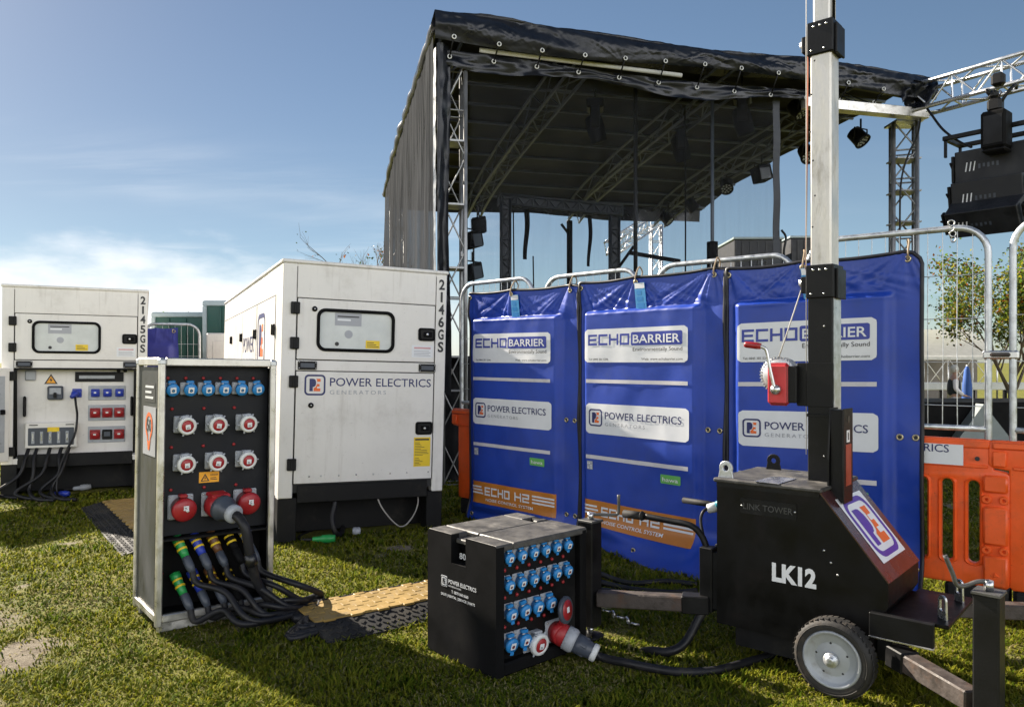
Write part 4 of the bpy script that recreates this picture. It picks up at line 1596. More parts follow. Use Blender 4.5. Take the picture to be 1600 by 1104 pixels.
def barrier(A, B, label, seed, top_lift=0.0, hem=0.0, flare=0.0):
    d = B - A
    W = d.length - .012
    t = thing('sound_barrier', label, 'sound barrier', A, math.atan2(d.y, d.x), 'blue quilted sound barriers')
    f = barrier_fn(W, seed, top_lift, hem, flare)
    mb = MB()
    nu, nv = 130, 190
    rc = .09
    def clampc(a, b):
        # rounded top corners
        if b > BH - rc:
            q = BH - rc
            dz = b - q
            if a > W - rc and seed == 3:
                mx = W - rc + math.sqrt(max(0, rc * rc - dz * dz))
                a = min(a, mx)
        return a
    front = lambda u, v: f(clampc(u * W, v * BH), v * BH)
    back = lambda u, v: (lambda p: V((p.x, max(p.y, -.02) + .022, p.z)))(f(clampc(u * W, v * BH), v * BH))
    mb.sheet(front, nu, nv, VINYL)
    mb.sheet(back, nu // 4, nv // 4, VINYL)
    q = mb.build('quilt', t, recalc=False)
    # dark binding round the edge
    mb = MB()
    path = [f(0.003, b, 0) for b in np.linspace(0.0, BH, 40)] + [f(clampc(a, BH), BH, 0) for a in np.linspace(0.02, W - .09, 40)] + [f(clampc(W, b), b, 0) for b in np.linspace(BH - .01, 0.0, 60)]
    mb.tube(path, .012, mat('barrier_binding', (.010, .010, .016), .5), 6)
    mb.build('binding', t)
    # labels printed on the pocket
    g = lambda a, b, dd=0.0: f(a, b, dd + .0045)

    def panel(mb, x0, x1, z0, z1, m, r=.03, d=0.0):
        # a plate that follows the cloth: strips across, with the corners rounded
        n = 44
        rows = 16
        vs = []
        for j in range(rows + 1):
            b = z0 + (z1 - z0) * j / rows
            ins = 0.0
            e = min(b - z0, z1 - b)
            if r > 0 and e < r:
                ins = r - math.sqrt(max(0, r * r - (r - e) ** 2))
            for i in range(n + 1):
                vs.append(g(x0 + ins + (x1 - x0 - 2 * ins) * i / n, b, d))
        fs = [(j * (n + 1) + i, j * (n + 1) + i + 1, (j + 1) * (n + 1) + i + 1, (j + 1) * (n + 1) + i) for j in range(rows) for i in range(n)]
        mb.add(vs, fs, m, True)

    x0, x1 = .075 * W, .80 * W
    w = x1 - x0
    mb = MB()
    panel(mb, x0, x1, 1.445, 1.705, WHITE)
    blocky(mb, 'ECHO', g, x0 + .04 * w, 1.578, .085, .42 * w, NAVYB, .003, .19, .16)
    panel(mb, x0 + .475 * w, x0 + .955 * w, 1.572, 1.672, NAVYB, .012, .0025)
    mb.text('BARRIER', g, x0 + .495 * w, 1.590, .064, WHITE, w=.44 * w, d=.005, bold=.012)
    mb.text('Environmentally Sound', g, x0 + .955 * w, 1.530, .030, DARKT, w=.46 * w, d=.003, align='r')
    mb.text('Tel: 0845 301 5246', g, x0 + .05 * w, 1.462, .016, DARKT, w=.20 * w, d=.003)
    mb.text('Web: www.echobarrier.com', g, x0 + .955 * w, 1.462, .018, DARKT, w=.38 * w, d=.003, align='r')
    mb.build('label', t, recalc=False)
    mb = MB()
    panel(mb, x0 + .01, x1 + .01, .885, 1.122, WHITE)
    pe_sign(mb, g, x0 + .045 * w, .945, .90 * w, .003)
    mb.build('sign', t, recalc=False)
    mb = MB()
    panel(mb, x0 + .01, x1 - .0, 1.284, 1.312, STRIPE, 0)
    mb.build('reflective_strip', t, recalc=False)
    mb = MB()
    panel(mb, x0 + .01, x1 + .0, .685, .715, STRIPE, 0)
    mb.build('reflective_strip', t, recalc=False)
    mb = MB()
    panel(mb, x0 + .64 * w + .11, x0 + .82 * w + .11, .575, .64, GREENL, .006)
    mb.text('hawa', g, x0 + .66 * w + .11, .592, .03, WHITE, w=.14 * w, d=.003, bold=.01)
    mb.build('label', t, recalc=False)
    mb = MB()
    panel(mb, x0 + .02, x0 + .02 + .055, .60, .665, GREYT, .0)
    for i_, j_ in ((0, 0), (1, 2), (2, 1), (0, 2), (2, 0)):
        mb.flat(rrect(x0 + .027 + i_ * .015, .607 + j_ * .018, x0 + .037 + i_ * .015, .618 + j_ * .018), g, .003, WHITE)
    mb.build('label', t, recalc=False)
    mb = MB()
    bx0, bx1 = .055 * W, .845 * W
    panel(mb, bx0, bx1, .165, .36, BAND, .0)
    bw = bx1 - bx0
    blocky(mb, 'ECHO', g, bx0 + .185 * bw, .245, .075, .31 * bw, WHITE, .005, .2, .18)
    blocky(mb, 'H2', g, bx0 + .55 * bw, .245, .075, .17 * bw, WHITE, .005, .2, .18)
    for q_ in range(3):
        panel(mb, bx0 + .005 * bw, bx0 + .165 * bw - q_ * .012, .25 + q_ * .028, .265 + q_ * .028, WHITE, 0, .004)
        panel(mb, bx0 + .75 * bw, bx0 + .99 * bw, .25 + q_ * .028, .265 + q_ * .028, WHITE, 0, .004)
    mb.text('NOISE CONTROL SYSTEM', g, bx0 + .20 * bw, .195, .026, WHITE, w=.56 * bw, d=.005, bold=.012)
    mb.build('logo_band', t, recalc=False)
    for a, b in ((.012 * W, BH - .045), (.425 * W, BH - .04), (.935 * W, BH - .045), (.90 * W, .98), (.972 * W, .98), (.90 * W, .20), (.972 * W, .20), (.05 * W, .05), (.5 * W, .075)):
        eyelet(t, f, a, b)
    # hanging ties over the fence rail
    for a in (.425 * W, .935 * W):
        mb = MB()
        c = f(a, BH - .04, .004)
        mb.tube(smooth_path([c + V((0, .0, -.012)), c + V((.004, -.012, .03)), c + V((.006, .02, .10)), c + V((-.01, .07, .12)), c + V((-.01, .10, .08)), c + V((-.008, .06, .02)), c + V((-.004, .016, -.01))], 6), .006, mat('tan_cord', (.30, .22, .14), .7), 6)
        mb.build('tie', t)
    # small pale blue instruction tag
    mb = MB()
    c = f(.455 * W, BH - .045, .012)
    tg = lambda a, b, dd=0.0: c + V((a + .12 * b * -1, -.004 - dd - .02 * (-b), b))
    mb.prism(rrect(-.048, -.20, .048, .0, .006), tg, 0, .001, CYAN)
    mb.flat(rrect(-.044, -.045, .044, -.004), tg, .002, WHITE)
    for q_ in range(3):
        mb.flat(rrect(-.034, -.19 + q_ * .048, .03 - .01 * q_, -.155 + q_ * .048), tg, .002, BLUEP)
    mb.build('tag', t)
    return t


barrier(BA, BB, 'blue quilted sound barrier nearest the closed generator, first of the row of three', 1, -.01, .01)
barrier(BB, BC, 'middle one of the three blue quilted sound barriers, behind the low socket box', 2, .015, .03, .32)
barrier(BC, BD, 'blue quilted sound barrier behind the mast of the towable lighting trailer', 3, .03, .0, .15)


# ------------------------------------------------------------------ fence panels
def fence_panel(A, B, label, H=2.2, sign=False, tie=False, base_h=1.0):
    d = B - A
    W = d.length
    t = thing('mesh_fence', label, 'mesh fence', A, math.atan2(d.y, d.x), 'mesh fence panels on orange bases')
    r = .019
    zb = base_h + .03
    rad = .16
    pts = [(0, zb - .35)]
    pts += [(0, z) for z in np.linspace(zb, H - rad, 5)]
    pts += [(rad - rad * math.cos(q), H - rad + rad * math.sin(q)) for q in np.linspace(.2, math.pi / 2, 7)]
    pts += [(W - rad + rad * math.sin(q), H - rad + rad * math.cos(q)) for q in np.linspace(0, math.pi / 2 - .2, 7)]
    pts += [(W, z) for z in np.linspace(H - rad, zb, 5)] + [(W, zb - .35)]
    mb = MB()
    mb.tube([(x, 0, z) for x, z in pts], r, GALV, 10)
    mb.tube([(0, 0, zb + .03), (W, 0, zb + .03)], r * .9, GALV, 8)
    mb.build('frame', t)
    mb = MB()
    n = int(W / .074)
    for i in range(1, n):
        x = W * i / n
        zt = H
        if x < rad: zt = H - rad + math.sqrt(max(0, rad * rad - (rad - x) ** 2))
        if x > W - rad: zt = H - rad + math.sqrt(max(0, rad * rad - (x - W + rad) ** 2))
        mb.tube([(x, -.004, zb + .02), (x + .004 * math.sin(i * 2.1), -.004 + .006 * math.sin(i * 1.3), (zb + zt) / 2), (x, -.004, zt)], .0026, GALV, 5, cap=False)
    for i, z in enumerate(np.linspace(zb + .16, H - .28, 4)):
        mb.tube([(0, -.008, z), (W / 2, -.010, z + .003), (W, -.008, z)], .0028, GALV, 5, cap=False)
    mb.build('mesh', t)
    # moulded orange base
    base = MB()
    F = frame((0, 0, 0), (1, 0, 0), (0, 0, 1))
    z0 = .15
    holes = []
    nh = int((W - .12) / .135)
    for i in range(nh):
        hx = W - .07 - i * .135
        holes.append(rrect(hx - .030, z0 + .13, hx + .030, .76, .029, 7)[::-1])
    outline = [(-.02, z0 + .02), (.0, z0), (W + .09, z0), (W + .11, z0 + .02), (W + .11, .80), (W + .09, .82), (W + .03, .83), (W + .03, base_h - .02), (W + .01, base_h), (-.10, base_h), (-.12, base_h - .02), (-.12, .86), (-.10, .84), (-.02, .83)]
    base.plate(outline, holes, F, .06, .012, ORANGE, 2)
    # raised rims, hinge bosses and bands
    for hp in holes:
        cx = sum(p[0] for p in hp) / len(hp); cz = sum(p[1] for p in hp) / len(hp)
        big = [(cx + (p[0] - cx) * 1.75, cz + (p[1] - cz) * 1.07) for p in hp]
        mid = [(cx + (p[0] - cx) * 1.35, cz + (p[1] - cz) * 1.035) for p in hp]
        nn = len(hp)
        vs = [F(p[0], p[1], .028) for p in big] + [F(p[0], p[1], .044) for p in mid] + [F(p[0] * 1.0, p[1], .028) for p in hp]
        base.add(vs, [(k, (k + 1) % nn, nn + (k + 1) % nn, nn + k) for k in range(nn)] + [(nn + k, nn + (k + 1) % nn, 2 * nn + (k + 1) % nn, 2 * nn + k) for k in range(nn)], ORANGE, True)
    base.box(-.10, W + .01, -.046, -.03, base_h - .05, base_h - .01, ORANGE, .008)
    base.box(.0, W, -.042, -.03, .835, .855, ORANGE, .006)
    for (za, zb2) in ((.16, .34), (.40, .62), (.70, .80)):
        base.box(W - .022, W + .10, -.056, -.03, za, zb2, ORANGE, .012)
    for zc in (.37, .66):
        for xx in (W - .005, W + .08):
            base.ring((xx, -.046, zc), (0, -1, 0), .016, .010, ORANGE, 12, 6)
    for zz in (.23,):
        base.lathe([(.02, 0), (.012, .008)], (W + .04, -.056, zz), (0, -1, 0), ORANGE, 3, False)
    base.box(-.10, -.03, -.046, -.03, .85, base_h - .06, ORANGE, .008)
    base.lathe([(.013, 0), (.013, .004)], (W - .05, -.047, .89), (0, -1, 0), DARKT, 10)
    base.build('base', t, auto=40)
    mb = MB()
    mb.box(W - .22, W + .10, -.03, .24, 0, .155, RUB, .02)
    mb.build('foot', t)
    mb = MB()
    mb.box(-.0, .24, -.03, .24, 0, .15, RUB, .02)
    mb.build('foot', t)
    if sign:
        mb = MB()
        S = frame((0, -.049, 0), (1, 0, 0), (0, 0, 1))
        mb.prism(rrect(.05, .845, W - .12, .965), S, 0, .003, WHITE)
        pe_sign(mb, S, .10, .865, .72, .0045)
        mb.build('sign', t)
    return t


def fence_line():
    def on(Pa, Pb, t, back=.075):
        d = (Pb - Pa).normalized()
        n = V((-d.y, d.x, 0))
        return Pa + (Pb - Pa) * t + n * back
    nb = lambda Pa, Pb, k: (Pb - Pa).normalized() * k
    specs = [
        (on(BA, BB, -.155), on(BA, BB, .55), 'mesh fence panel on orange base beside the closed generator', 2.19, False),
        (on(BA, BB, .66), on(BB, BC, .40), 'second mesh fence panel from the closed generator, behind the blue barriers', 2.17, False),
        (on(BB, BC, .52), on(BC, BD, .36), 'mesh fence panel behind the middle and mast side blue barriers', 2.17, False),
    ]
    for a, b, lab, h, s in specs:
        fence_panel(a, b, lab, h, s)
    a = on(BC, BD, .43); e = BD + V((.26, -.20, 0)) + V((.03, .05, 0))
    fence_panel(a, e, 'mesh fence panel on orange base with a white company sign strip', 2.24, True)
    dirv = (e - a).normalized()
    a5 = e + dirv * .12
    fence_panel(a5, a5 + V((.86, -.56, 0)) * 1.1, 'mesh fence panel on orange base farthest along from the generators', 2.26, False)
    # clip that joins the last two panels
    mb = MB()
    c = e + dirv * .06 + V((0, 0, 1.49))
    mb.bar(c - dirv * .09, c + dirv * .09, .05, .05, STEEL, bev=.01)
    mb.bar(c - dirv * .05, c + dirv * .05, .07, .025, RUST, bev=.008)
    tag(mb.build('fence_clip'), 'steel clip joining two mesh fence panels near the tree', 'fence clip')
    # loose chain on the top rail
    mb = MB()
    c = a + dirv * ((e - a).length * .80) + V((0, -.03, 2.24))
    for i in range(4):
        ax = (1, .3, 0) if i % 2 else (.3, 1, .1)
        mb.ring(c + V((.004 * i, 0, .03 - i * .032)), ax, .017, .0045, STEEL, 12, 5)
    tag(mb.build('chain'), 'short steel chain dangling from the fence rail by the sign panel', 'chain')


fence_line()

# ------------------------------------------------------------------ towable lighting tower
TP = loc_pt(1.015, 3.805, -41)


def light_tower():
    t = thing('lighting_trailer', 'black towable lighting tower with tall square mast, red winch and one grey wheel showing', 'lighting tower', (1.015, 3.805, 0), R(-41))
    inv = Matrix.Rotation(R(41), 4, 'Z') @ Matrix.Translation(V((-1.015, -3.805, 0)))
    W = lambda x, y, z=0.0: inv @ V((x, y, z))          # world to trailer
    D = .50
    mb = MB()
    F = frame((0, 0, 0), (1, 0, 0), (0, 0, 1))
    mb.prism([(0, .16), (0, .855), (.50, .855), (.79, .50), (.79, .40), (.73, .30), (.73, .16)], F, -D, 0, MAROON)
    mb.box(.0, .50, -.004, -.0005, .835, .857, BLK)
    mb.box(.08, .65, .04, D - .04, .06, .16, SKID)
    for i in range(3):
        mb.lathe([(.006, 0), (.004, .003)], (.52 + .03 * i, -.0005, .60 - .05 * i), (0, -1, 0), STEEL, 8)
    mb.build('body', t)
    mb = MB()
    mb.box(-.014, .513, -.014, D + .014, .857, .878, WORN, .006)
    mb.box(.20, .32, -.016, .2, .8795, .8815, STEEL, .001)
    mb.build('lid', t)
    # lifting lugs
    for x, y, m in ((.035, .03, GALV), (.10, D - .04, BLK)):
        mb = MB()
        mb.plate([(x - .04, .876)] + [(x + .035 * math.cos(R(q)), .925 + .035 * math.sin(R(q))) for q in range(200, -21, -20)][::-1][::-1] + [(x + .04, .876)], [circ(x, .925, .014, 14)], frame((0, y, 0), (1, 0, 0), (0, 0, 1)), .014, .003, m)
        mb.build('lifting_lug', t)
    mb = MB()
    mb.prism(rrect(.123, .720, .397, .792, .006), F, .0005, .004, BLK)
    mb.text('LINK TOWER', F, .14, .742, .030, mat('worn_letters', (.05, .05, .052), .4), w=.24, d=.006, bold=.01)
    for x in (.131, .389):
        mb.lathe([(.005, 0), (.003, .002)], (x, -.004, .756), (0, -1, 0), STEEL, 8)
    mb.build('nameplate', t)
    mb = MB()
    mb.text('LK12', F, .280, .424, .082, WHITE, w=.206, d=.002, bold=.05)
    mb.build('number', t)
    # sloping hood with the company mark
    a = V((.50, 0, .857)); b = V((.79, 0, .50))
    sl = (a - b).normalized(); ln = (a - b).length
    H = lambda s, q, d=0.0: b + sl * q + V((0, s, 0)) + V((sl.z * -1, 0, sl.x)) * -d if False else b + sl * q + V((0, s, 0)) + V((1, 0, 0)).cross(V((0, 0, 0))) + V((.357, 0, .29)).normalized() * d
    mb = MB()
    mb.prism([(-.004, .0), (D + .004, .0), (D + .004, ln), (-.004, ln)], H, .0, .006, mat('hood_paint', (.05, .016, .016), .25, var=.35, coat=.5, dirt=(.02, .02, .025), damt=.8, dscale=2.5))
    hood = mb.build('hood', t)
    mb = MB()
    s0, s1, q0, q1 = .085, .435, .075, ln - .055
    mb.flat(rrect(s0, q0, s1, q1), H, .0075, WHITE)
    cx, cy = (s0 + s1) / 2, (q0 + q1) / 2
    hw, hh = (s1 - s0) * .44, (q1 - q0) * .45
    mb.ringplate(rrect(cx - hw, cy - hh, cx + hw, cy + hh, .07), rrect(cx - hw * .82, cy - hh * .82, cx + hw * .82, cy + hh * .82, .05), H, .0085, mat('violet_print', (.09, .035, .33), .4))
    X = lambda u: cx - hw * .62 + u * hw * 1.24
    Y = lambda v: cy - hh * .62 + v * hh * 1.24
    mb.flat([(X(0), Y(1)), (X(0), Y(0)), (X(.28), Y(0)), (X(.28), Y(.32)), (X(.42), Y(.34)), (X(.52), Y(.45)), (X(.55), Y(.62)), (X(.52), Y(.82)), (X(.42), Y(.97)), (X(.3), Y(1))], H, .0085, mat('violet_print', (.09, .035, .33), .4))
    mb.flat([(X(.44), Y(0)), (X(1), Y(0)), (X(1), Y(.24)), (X(.72), Y(.24)), (X(.72), Y(.40)), (X(.94), Y(.40)), (X(.94), Y(.60)), (X(.72), Y(.60)), (X(.72), Y(.76)), (X(1), Y(.76)), (X(1), Y(1)), (X(.60), Y(1)), (X(.68), Y(.8)), (X(.66), Y(.5)), (X(.58), Y(.34)), (X(.44), Y(.26))], H, .0085, ORNP)
    mb.build('logo', hood)
    # nose platform with two steel eyes
    mb = MB()
    mb.box(.79, 1.02, .0, D, .355, .372, MAROON, .003)
    mb.box(.72, .97, -.035, -.005, .275, .375, BLK, .004)
    mb.box(.72, .97, -.037, -.004, .268, .275, STEEL, .001)
    mb.box(.74, .80, .02, D - .02, .16, .36, BLK)
    mb.build('nose', t)
    for y in (.08, .40):
        mb = MB()
        mb.plate([(-.025, .37), (.025, .37)] + [(.022 * math.cos(R(q)), .45 + .022 * math.sin(R(q))) for q in range(0, 181, 20)], [[(.011 * math.cos(R(q)), .448 + .011 * math.sin(R(q)) - (.03 if q > 180 else 0)) for q in range(0, 360, 20)][::-1]], frame((.98, y, 0), V((.8, -.6, 0)), (0, 0, 1)), .010, .002, STEEL)
        mb.build('towing_eye', t)
    # wheels
    for y, s in ((-.105, -1), (D + .105, 1)):
        c = V((.600, y, .170))
        ax = V((0, s, 0))
        mb = MB()
        prof = [(.112, -.036), (.135, -.046), (.155, -.043), (.164, -.030), (.170, -.016), (.171, 0), (.170, .016), (.164, .030), (.155, .043), (.135, .046), (.112, .036)]
        mb.lathe(prof, c, ax, TYRE, 48, True, False)
        for k in range(44):
            a_ = k * 2 * math.pi / 44
            d_ = V((math.cos(a_), 0, math.sin(a_)))
            for q in (-1, 1):
                mb.obox(c + d_ * .1695 + ax * .017 * q, d_ * .0015, d_.cross(ax) * .0085 + ax * .004 * q, ax * .012, TYRE)
        mb.ring(c + ax * .046, ax, .148, .0022, TYRE, 40, 4)
        w = mb.build('wheel', t)
        mb = MB()
        mb.lathe([(.112, .030), (.124, .041), (.118, .046), (.111, .044), (.106, .034), (.092, .027), (.066, .031), (.044, .034), (.034, .035)], c, ax, RIMP, 44)
        mb.lathe([(.116, -.03), (.034, -.02)], c, ax, RIMP, 30)
        for k in range(5):
            a_ = k * 2 * math.pi / 5 + .4
            mb.lathe([(.006, .0), (.004, .003)], c + V((math.cos(a_) * .068, 0, math.sin(a_) * .068)) + ax * .029, ax, DARKT, 8)
        mb.build('rim', w)
        mb = MB()
        mb.lathe([(.032, .025), (.032, .050), (.028, .055), (.018, .055), (.018, .062), (.010, .064), (0, .064)], c, ax, GALV, 20)
        mb.build('hub', w)
        mb = MB()
        mb.tube([c - ax * .10, c + ax * .02], .018, SKID, 8)
        mb.build('axle', t)
    # mast: black outer sleeve, two alloy stages, collars
    x0, x1, y0, y1 = .372, .488, .205, .335
    mb = MB()
    mb.box(x0, x1, y0, y1, .87, 1.80, BLK, .004)
    mb.box(x0 - .004, x1 + .004, y0 - .004, y1 + .004, 1.185, 1.20, BLK, .002)
    for z in (1.0, 1.33, 1.62):
        mb.lathe([(.005, 0), (.003, .002)], ((x0 + x1) / 2 + .02, y0, z), (0, -1, 0), STEEL, 8)
    sleeve = mb.build('mast_sleeve', t)
    mb = MB()
    mb.box(x1 + .0005, x1 + .003, y0 + .015, y1 - .015, 1.19, 1.79, GALV)
    mb.build('guide_strip', sleeve)

    def collar(z0, z1, g):
        mb = MB()
        mb.box(x0 - g, x1 + g, y0 - g, y1 + g, z0, z1, BLK, .005)
        mb.box(x1 + g, x1 + g + .012, y0 + .02, y1 + g, z0 - .004, z1 - .02, BLK, .003)
        mb.box(x0 - g - .035, x0 - g, y0 + .02, y0 + .08, z0 + .03, z1 - .05, BLK, .005)
        for dx in (.03, .06, .09):
            mb.lathe([(.007, 0), (.005, .004)], (x0 + dx, y0 - g, z1 - .025), (0, -1, 0), STEEL, 8)
        for dx in (.02, .08):
            mb.lathe([(.005, 0), (.004, .006)], (x0 + dx, y0 - g, z0 + .02), (0, -1, 0), STEEL, 8)
        o = mb.build('collar', t)
        k = MB()
        k.lathe([(.022, -.008), (.022, -.005), (.017, -.003), (.017, .003), (.022, .005), (.022, .008)], (x0 - g - .03, y0 + .05, (z0 + z1) / 2), (0, 1, 0), STEEL, 16)
        k.build('pulley', o)
        return o

    collar(1.755, 1.915, .008)
    i = .008
    mb = MB()
    mb.box(x0 + i, x1 - i, y0 + i, y1 - i, 1.80, 3.0, MAST, .008)
    for z in (1.95, 2.1, 2.25, 2.42, 2.56, 2.74, 2.9):
        mb.lathe([(.005, 0), (.004, .0005)], (x0 + .02 + .012 * math.sin(z * 9), y0 + i - .0003, z), (0, -1, 0), DARKT, 8)
    mb.build('mast_stage', t)
    collar(2.925, 3.085, .004)
    i = .018
    mb = MB()
    mb.box(x0 + i, x1 - i, y0 + i, y1 - i, 3.0, 4.35, MAST, .008)
    mb.tube([(x1 - i + .006, y0 + .06, 3.09), (x1 - i + .006, y0 + .06, 4.3)], .006, BLK, 6)
    mb.build('mast_stage', t)
    # lamp bar far above the picture
    mb = MB()
    mb.box(x0 - .35, x1 + .35, y0 + .04, y1 - .04, 4.35, 4.41, BLK, .006)
    mb.build('crossbar', t)
    for x in (x0 - .28, x1 + .28):
        mb = MB()
        mb.box(x - .16, x + .16, y0 - .03, y0 + .09, 4.10, 4.33, GREYP, .02)
        mb.box(x - .14, x + .14, y0 - .036, y0 - .03, 4.12, 4.31, GLASSY)
        mb.build('floodlight', t)
    # bracket beside the sleeve
    mb = MB()
    bx0, bx1, by0, by1 = .500, .575, .10, .225
    mb.prism([(by0, .80), (by0, 1.0), (by0 + .03, 1.235), (by1, 1.235), (by1, .80)], frame((0, 0, 0), (0, 1, 0), (0, 0, 1)), bx0, bx0 + .008, BLK)
    mb.box(bx0 + .008, bx1 - .006, by0 + .02, by1 - .02, .80, 1.228, BLK, .003)
    br = mb.build('hinge_bracket', t)
    mb = MB()
    mb.box(bx1 - .006, bx1, by0, by1, .80, 1.235, BLK, .002)
    S = frame((bx1, 0, 0), (0, 1, 0), (0, 0, 1))
    mb.prism(rrect(.125, .88, .20, 1.07), S, .0, .0015, mat('rust_red_paint', (.30, .055, .03), .5, var=.3))
    mb.prism(rrect(.135, 1.08, .175, 1.135), S, .0, .002, WHITE)
    mb.flat(rrect(.148, 1.09, .160, 1.125), S, .003, DARKT)
    mb.prism(circ(.165, 1.185, .017, 14), S, -.002, .0012, DARKT)
    mb.build('bracket_plate', br)
    # winch
    mb = MB()
    mb.box(x0 - .055, x0, y0 + .0, y0 + .10, 1.235, 1.445, BLK, .005)
    mb.box(x0 - .005, x1 + .005, y0 - .006, y0, 1.235, 1.445, BLK, .002)
    mb.build('winch_mount', t)
    wx = .243; wy = .175
    mb = MB()
    mb.obox((wx, wy, 1.34), (.055, 0, 0), (0, .022, 0), (0, 0, .105), REDP, .018)
    mb.obox((wx, wy - .024, 1.34), (.045, 0, 0), (0, .005, 0), (0, 0, .092), mat('winch_red', (.52, .035, .04), .4, var=.15, dirt=(.25, .03, .03), damt=.5), .004)
    mb.box(x0 - .10, x0 - .04, wy - .01, wy + .08, 1.25, 1.43, BLK, .005)
    win = mb.build('winch', t)
    mb = MB()
    mb.lathe([(.082, -.012), (.088, -.008), (.088, .0), (.06, .002), (.035, .004), (.035, .05), (.088, .052), (.088, .06)], (wx - .015, wy + .03, 1.385), (0, 1, 0), GALV, 30)
    for k in range(36):
        a_ = k * math.pi / 18
        mb.obox((wx - .015 + .085 * math.cos(a_), wy + .022, 1.385 + .085 * math.sin(a_)), (.006 * math.cos(a_), 0, .006 * math.sin(a_)), (0, .006, 0), (-.003 * math.sin(a_), 0, .003 * math.cos(a_)), GALV)
    mb.build('drum', win)
    mb = MB()
    c = V((wx + .0, wy - .03, 1.315))
    mb.lathe([(.024, 0), (.024, .02), (.016, .024), (.016, .03), (0, .03)], c, (0, -1, 0), STEEL, 16)
    mb.tube(smooth_path([c + V((0, -.022, 0)), c + V((-.02, -.03, .10)), c + V((-.035, -.034, .185)), c + V((-.05, -.04, .205)), c + V((-.075, -.05, .212))], 6), .0085, STEEL, 8)
    cr = mb.build('crank', win)
    mb = MB()
    mb.lathe([(.015, 0), (.017, .02), (.016, .07), (.012, .08)], c + V((-.06, -.045, .211)), (-.9, -.2, .12), REDP, 12)
    mb.build('grip', cr)
    mb = MB()
    pul = V((x0 - .04, y0 + .05, 1.83))
    mb.tube([V((wx - .03, wy + .055, 1.45)), pul], .0035, ROPE, 6)
    mb.build('winch_rope', t)
    mb = MB()
    mb.tube([V((x0 - .02, y0 + .03, 1.90)), V((x0 - .008, y0 + .03, 2.97))], .0035, mat('red_rope', (.35, .12, .07), .7), 6)
    mb.tube([V((x0 - .012, y0 + .015, 1.0)), V((x0 - .012, y0 + .015, 4.2))], .0022, ROPE, 5)
    mb.build('mast_rope', t)
    # handlebars on the near end
    mb = MB()
    path = smooth_path([W(*at(1008, 806, 4.12)), W(*at(1045, 813, 4.03)), W(*at(1078, 820, 3.95)), W(*at(1094, 833, 3.92)), W(*at(1103, 852, 3.90)), W(*at(1108, 875, 3.89))], 7)
    mb.tube(path, .0165, BLK, 10)
    h = mb.build('handlebar', t)
    mb = MB()
    mb.tube([W(*at(975, 802, 4.20)), W(*at(1006, 806, 4.12))], .022, RUB, 10)
    mb.ring(W(*at(1003, 805.5, 4.13)), (W(*at(1006, 806, 4.12)) - W(*at(975, 802, 4.20))), .022, .005, RUB, 12, 5)
    mb.build('grip', h)
    mb = MB()
    mb.tube([W(*at(1068, 781, 4.35)), W(*at(1128, 790, 4.15))], .017, RUB, 10)
    mb.build('handlebar', t)
    mb = MB()
    mb.box(-.095, -.028, -.002, .068, .20, .52, BLK, .004)
    mb.box(-.028, .0, .01, .06, .22, .50, BLK)
    mb.build('outrigger_socket', t)
    # white and teal plug tucked beside the handle, its lead down to the turf
    # outriggers and jacks
    for (p, q, m) in (((.98, 3.86, .235), (.445, 4.02, .215), RUST), ((1.63, 3.27, .205), (1.718, 2.86, .19), RUST), ((2.02, 3.93, .20), (2.78, 3.86, .19), RUST)):
        mb = MB()
        p = W(*p); q = W(*q)
        mb.bar(p, q, .075, .075, m, bev=.006)
        d_ = (q - p)
        mb.bar(p - d_ * .02, p + d_ * .22, .088, .088, BLK, bev=.005)
        mb.build('outrigger', t)
    for (x, y, tilt) in ((.415, 4.055, 0), (1.735, 2.795, 0)):
        c = W(x, y, 0)
        mb = MB()
        e = (W(x + .7071, y + .7071, 0) - c); g = (W(x - .7071, y + .7071, 0) - c)
        mb.obox(c + V((0, 0, .335)), e * .043, g * .043, V((0, 0, .275)), BLK, .006)
        mb.obox(c + V((0, 0, .613)), e * .048, g * .048, V((0, 0, .006)), DSTEEL, .002)
        mb.tube([c + V((0, 0, .62)), c + V((0, 0, .655))], .016, STEEL, 10)
        jk = mb.build('jack', t)
        k = MB()
        # a bent crank rod on top
        k.tube(smooth_path([c + V((0, 0, .650)), W(x - .035, y + .01, .648), W(x - .075, y + .02, .63), W(x - .105, y + .02, .635), W(x - .12, y + .02, .675), W(x - .145, y + .025, .74)] if x > 1 else
                           [c + V((0, 0, .645)), W(x + .05, y, .645), W(x + .11, y - .01, .645), W(x + .14, y - .01, .650), W(x + .147, y - .01, .68), W(x + .147, y - .01, .75)], 6), .0085, DSTEEL, 8)
        k.build('crank', jk)
        f = MB()
        f.tube([c + V((0, 0, .06)), c + V((0, 0, .02))], .02, STEEL, 8)
        f.lathe([(.07, -.005), (.07, .006), (.02, .02)], c + V((0, 0, .006)), (0, 0, 1), BLK, 16)
        f.build('foot', jk)
    return t


light_tower()


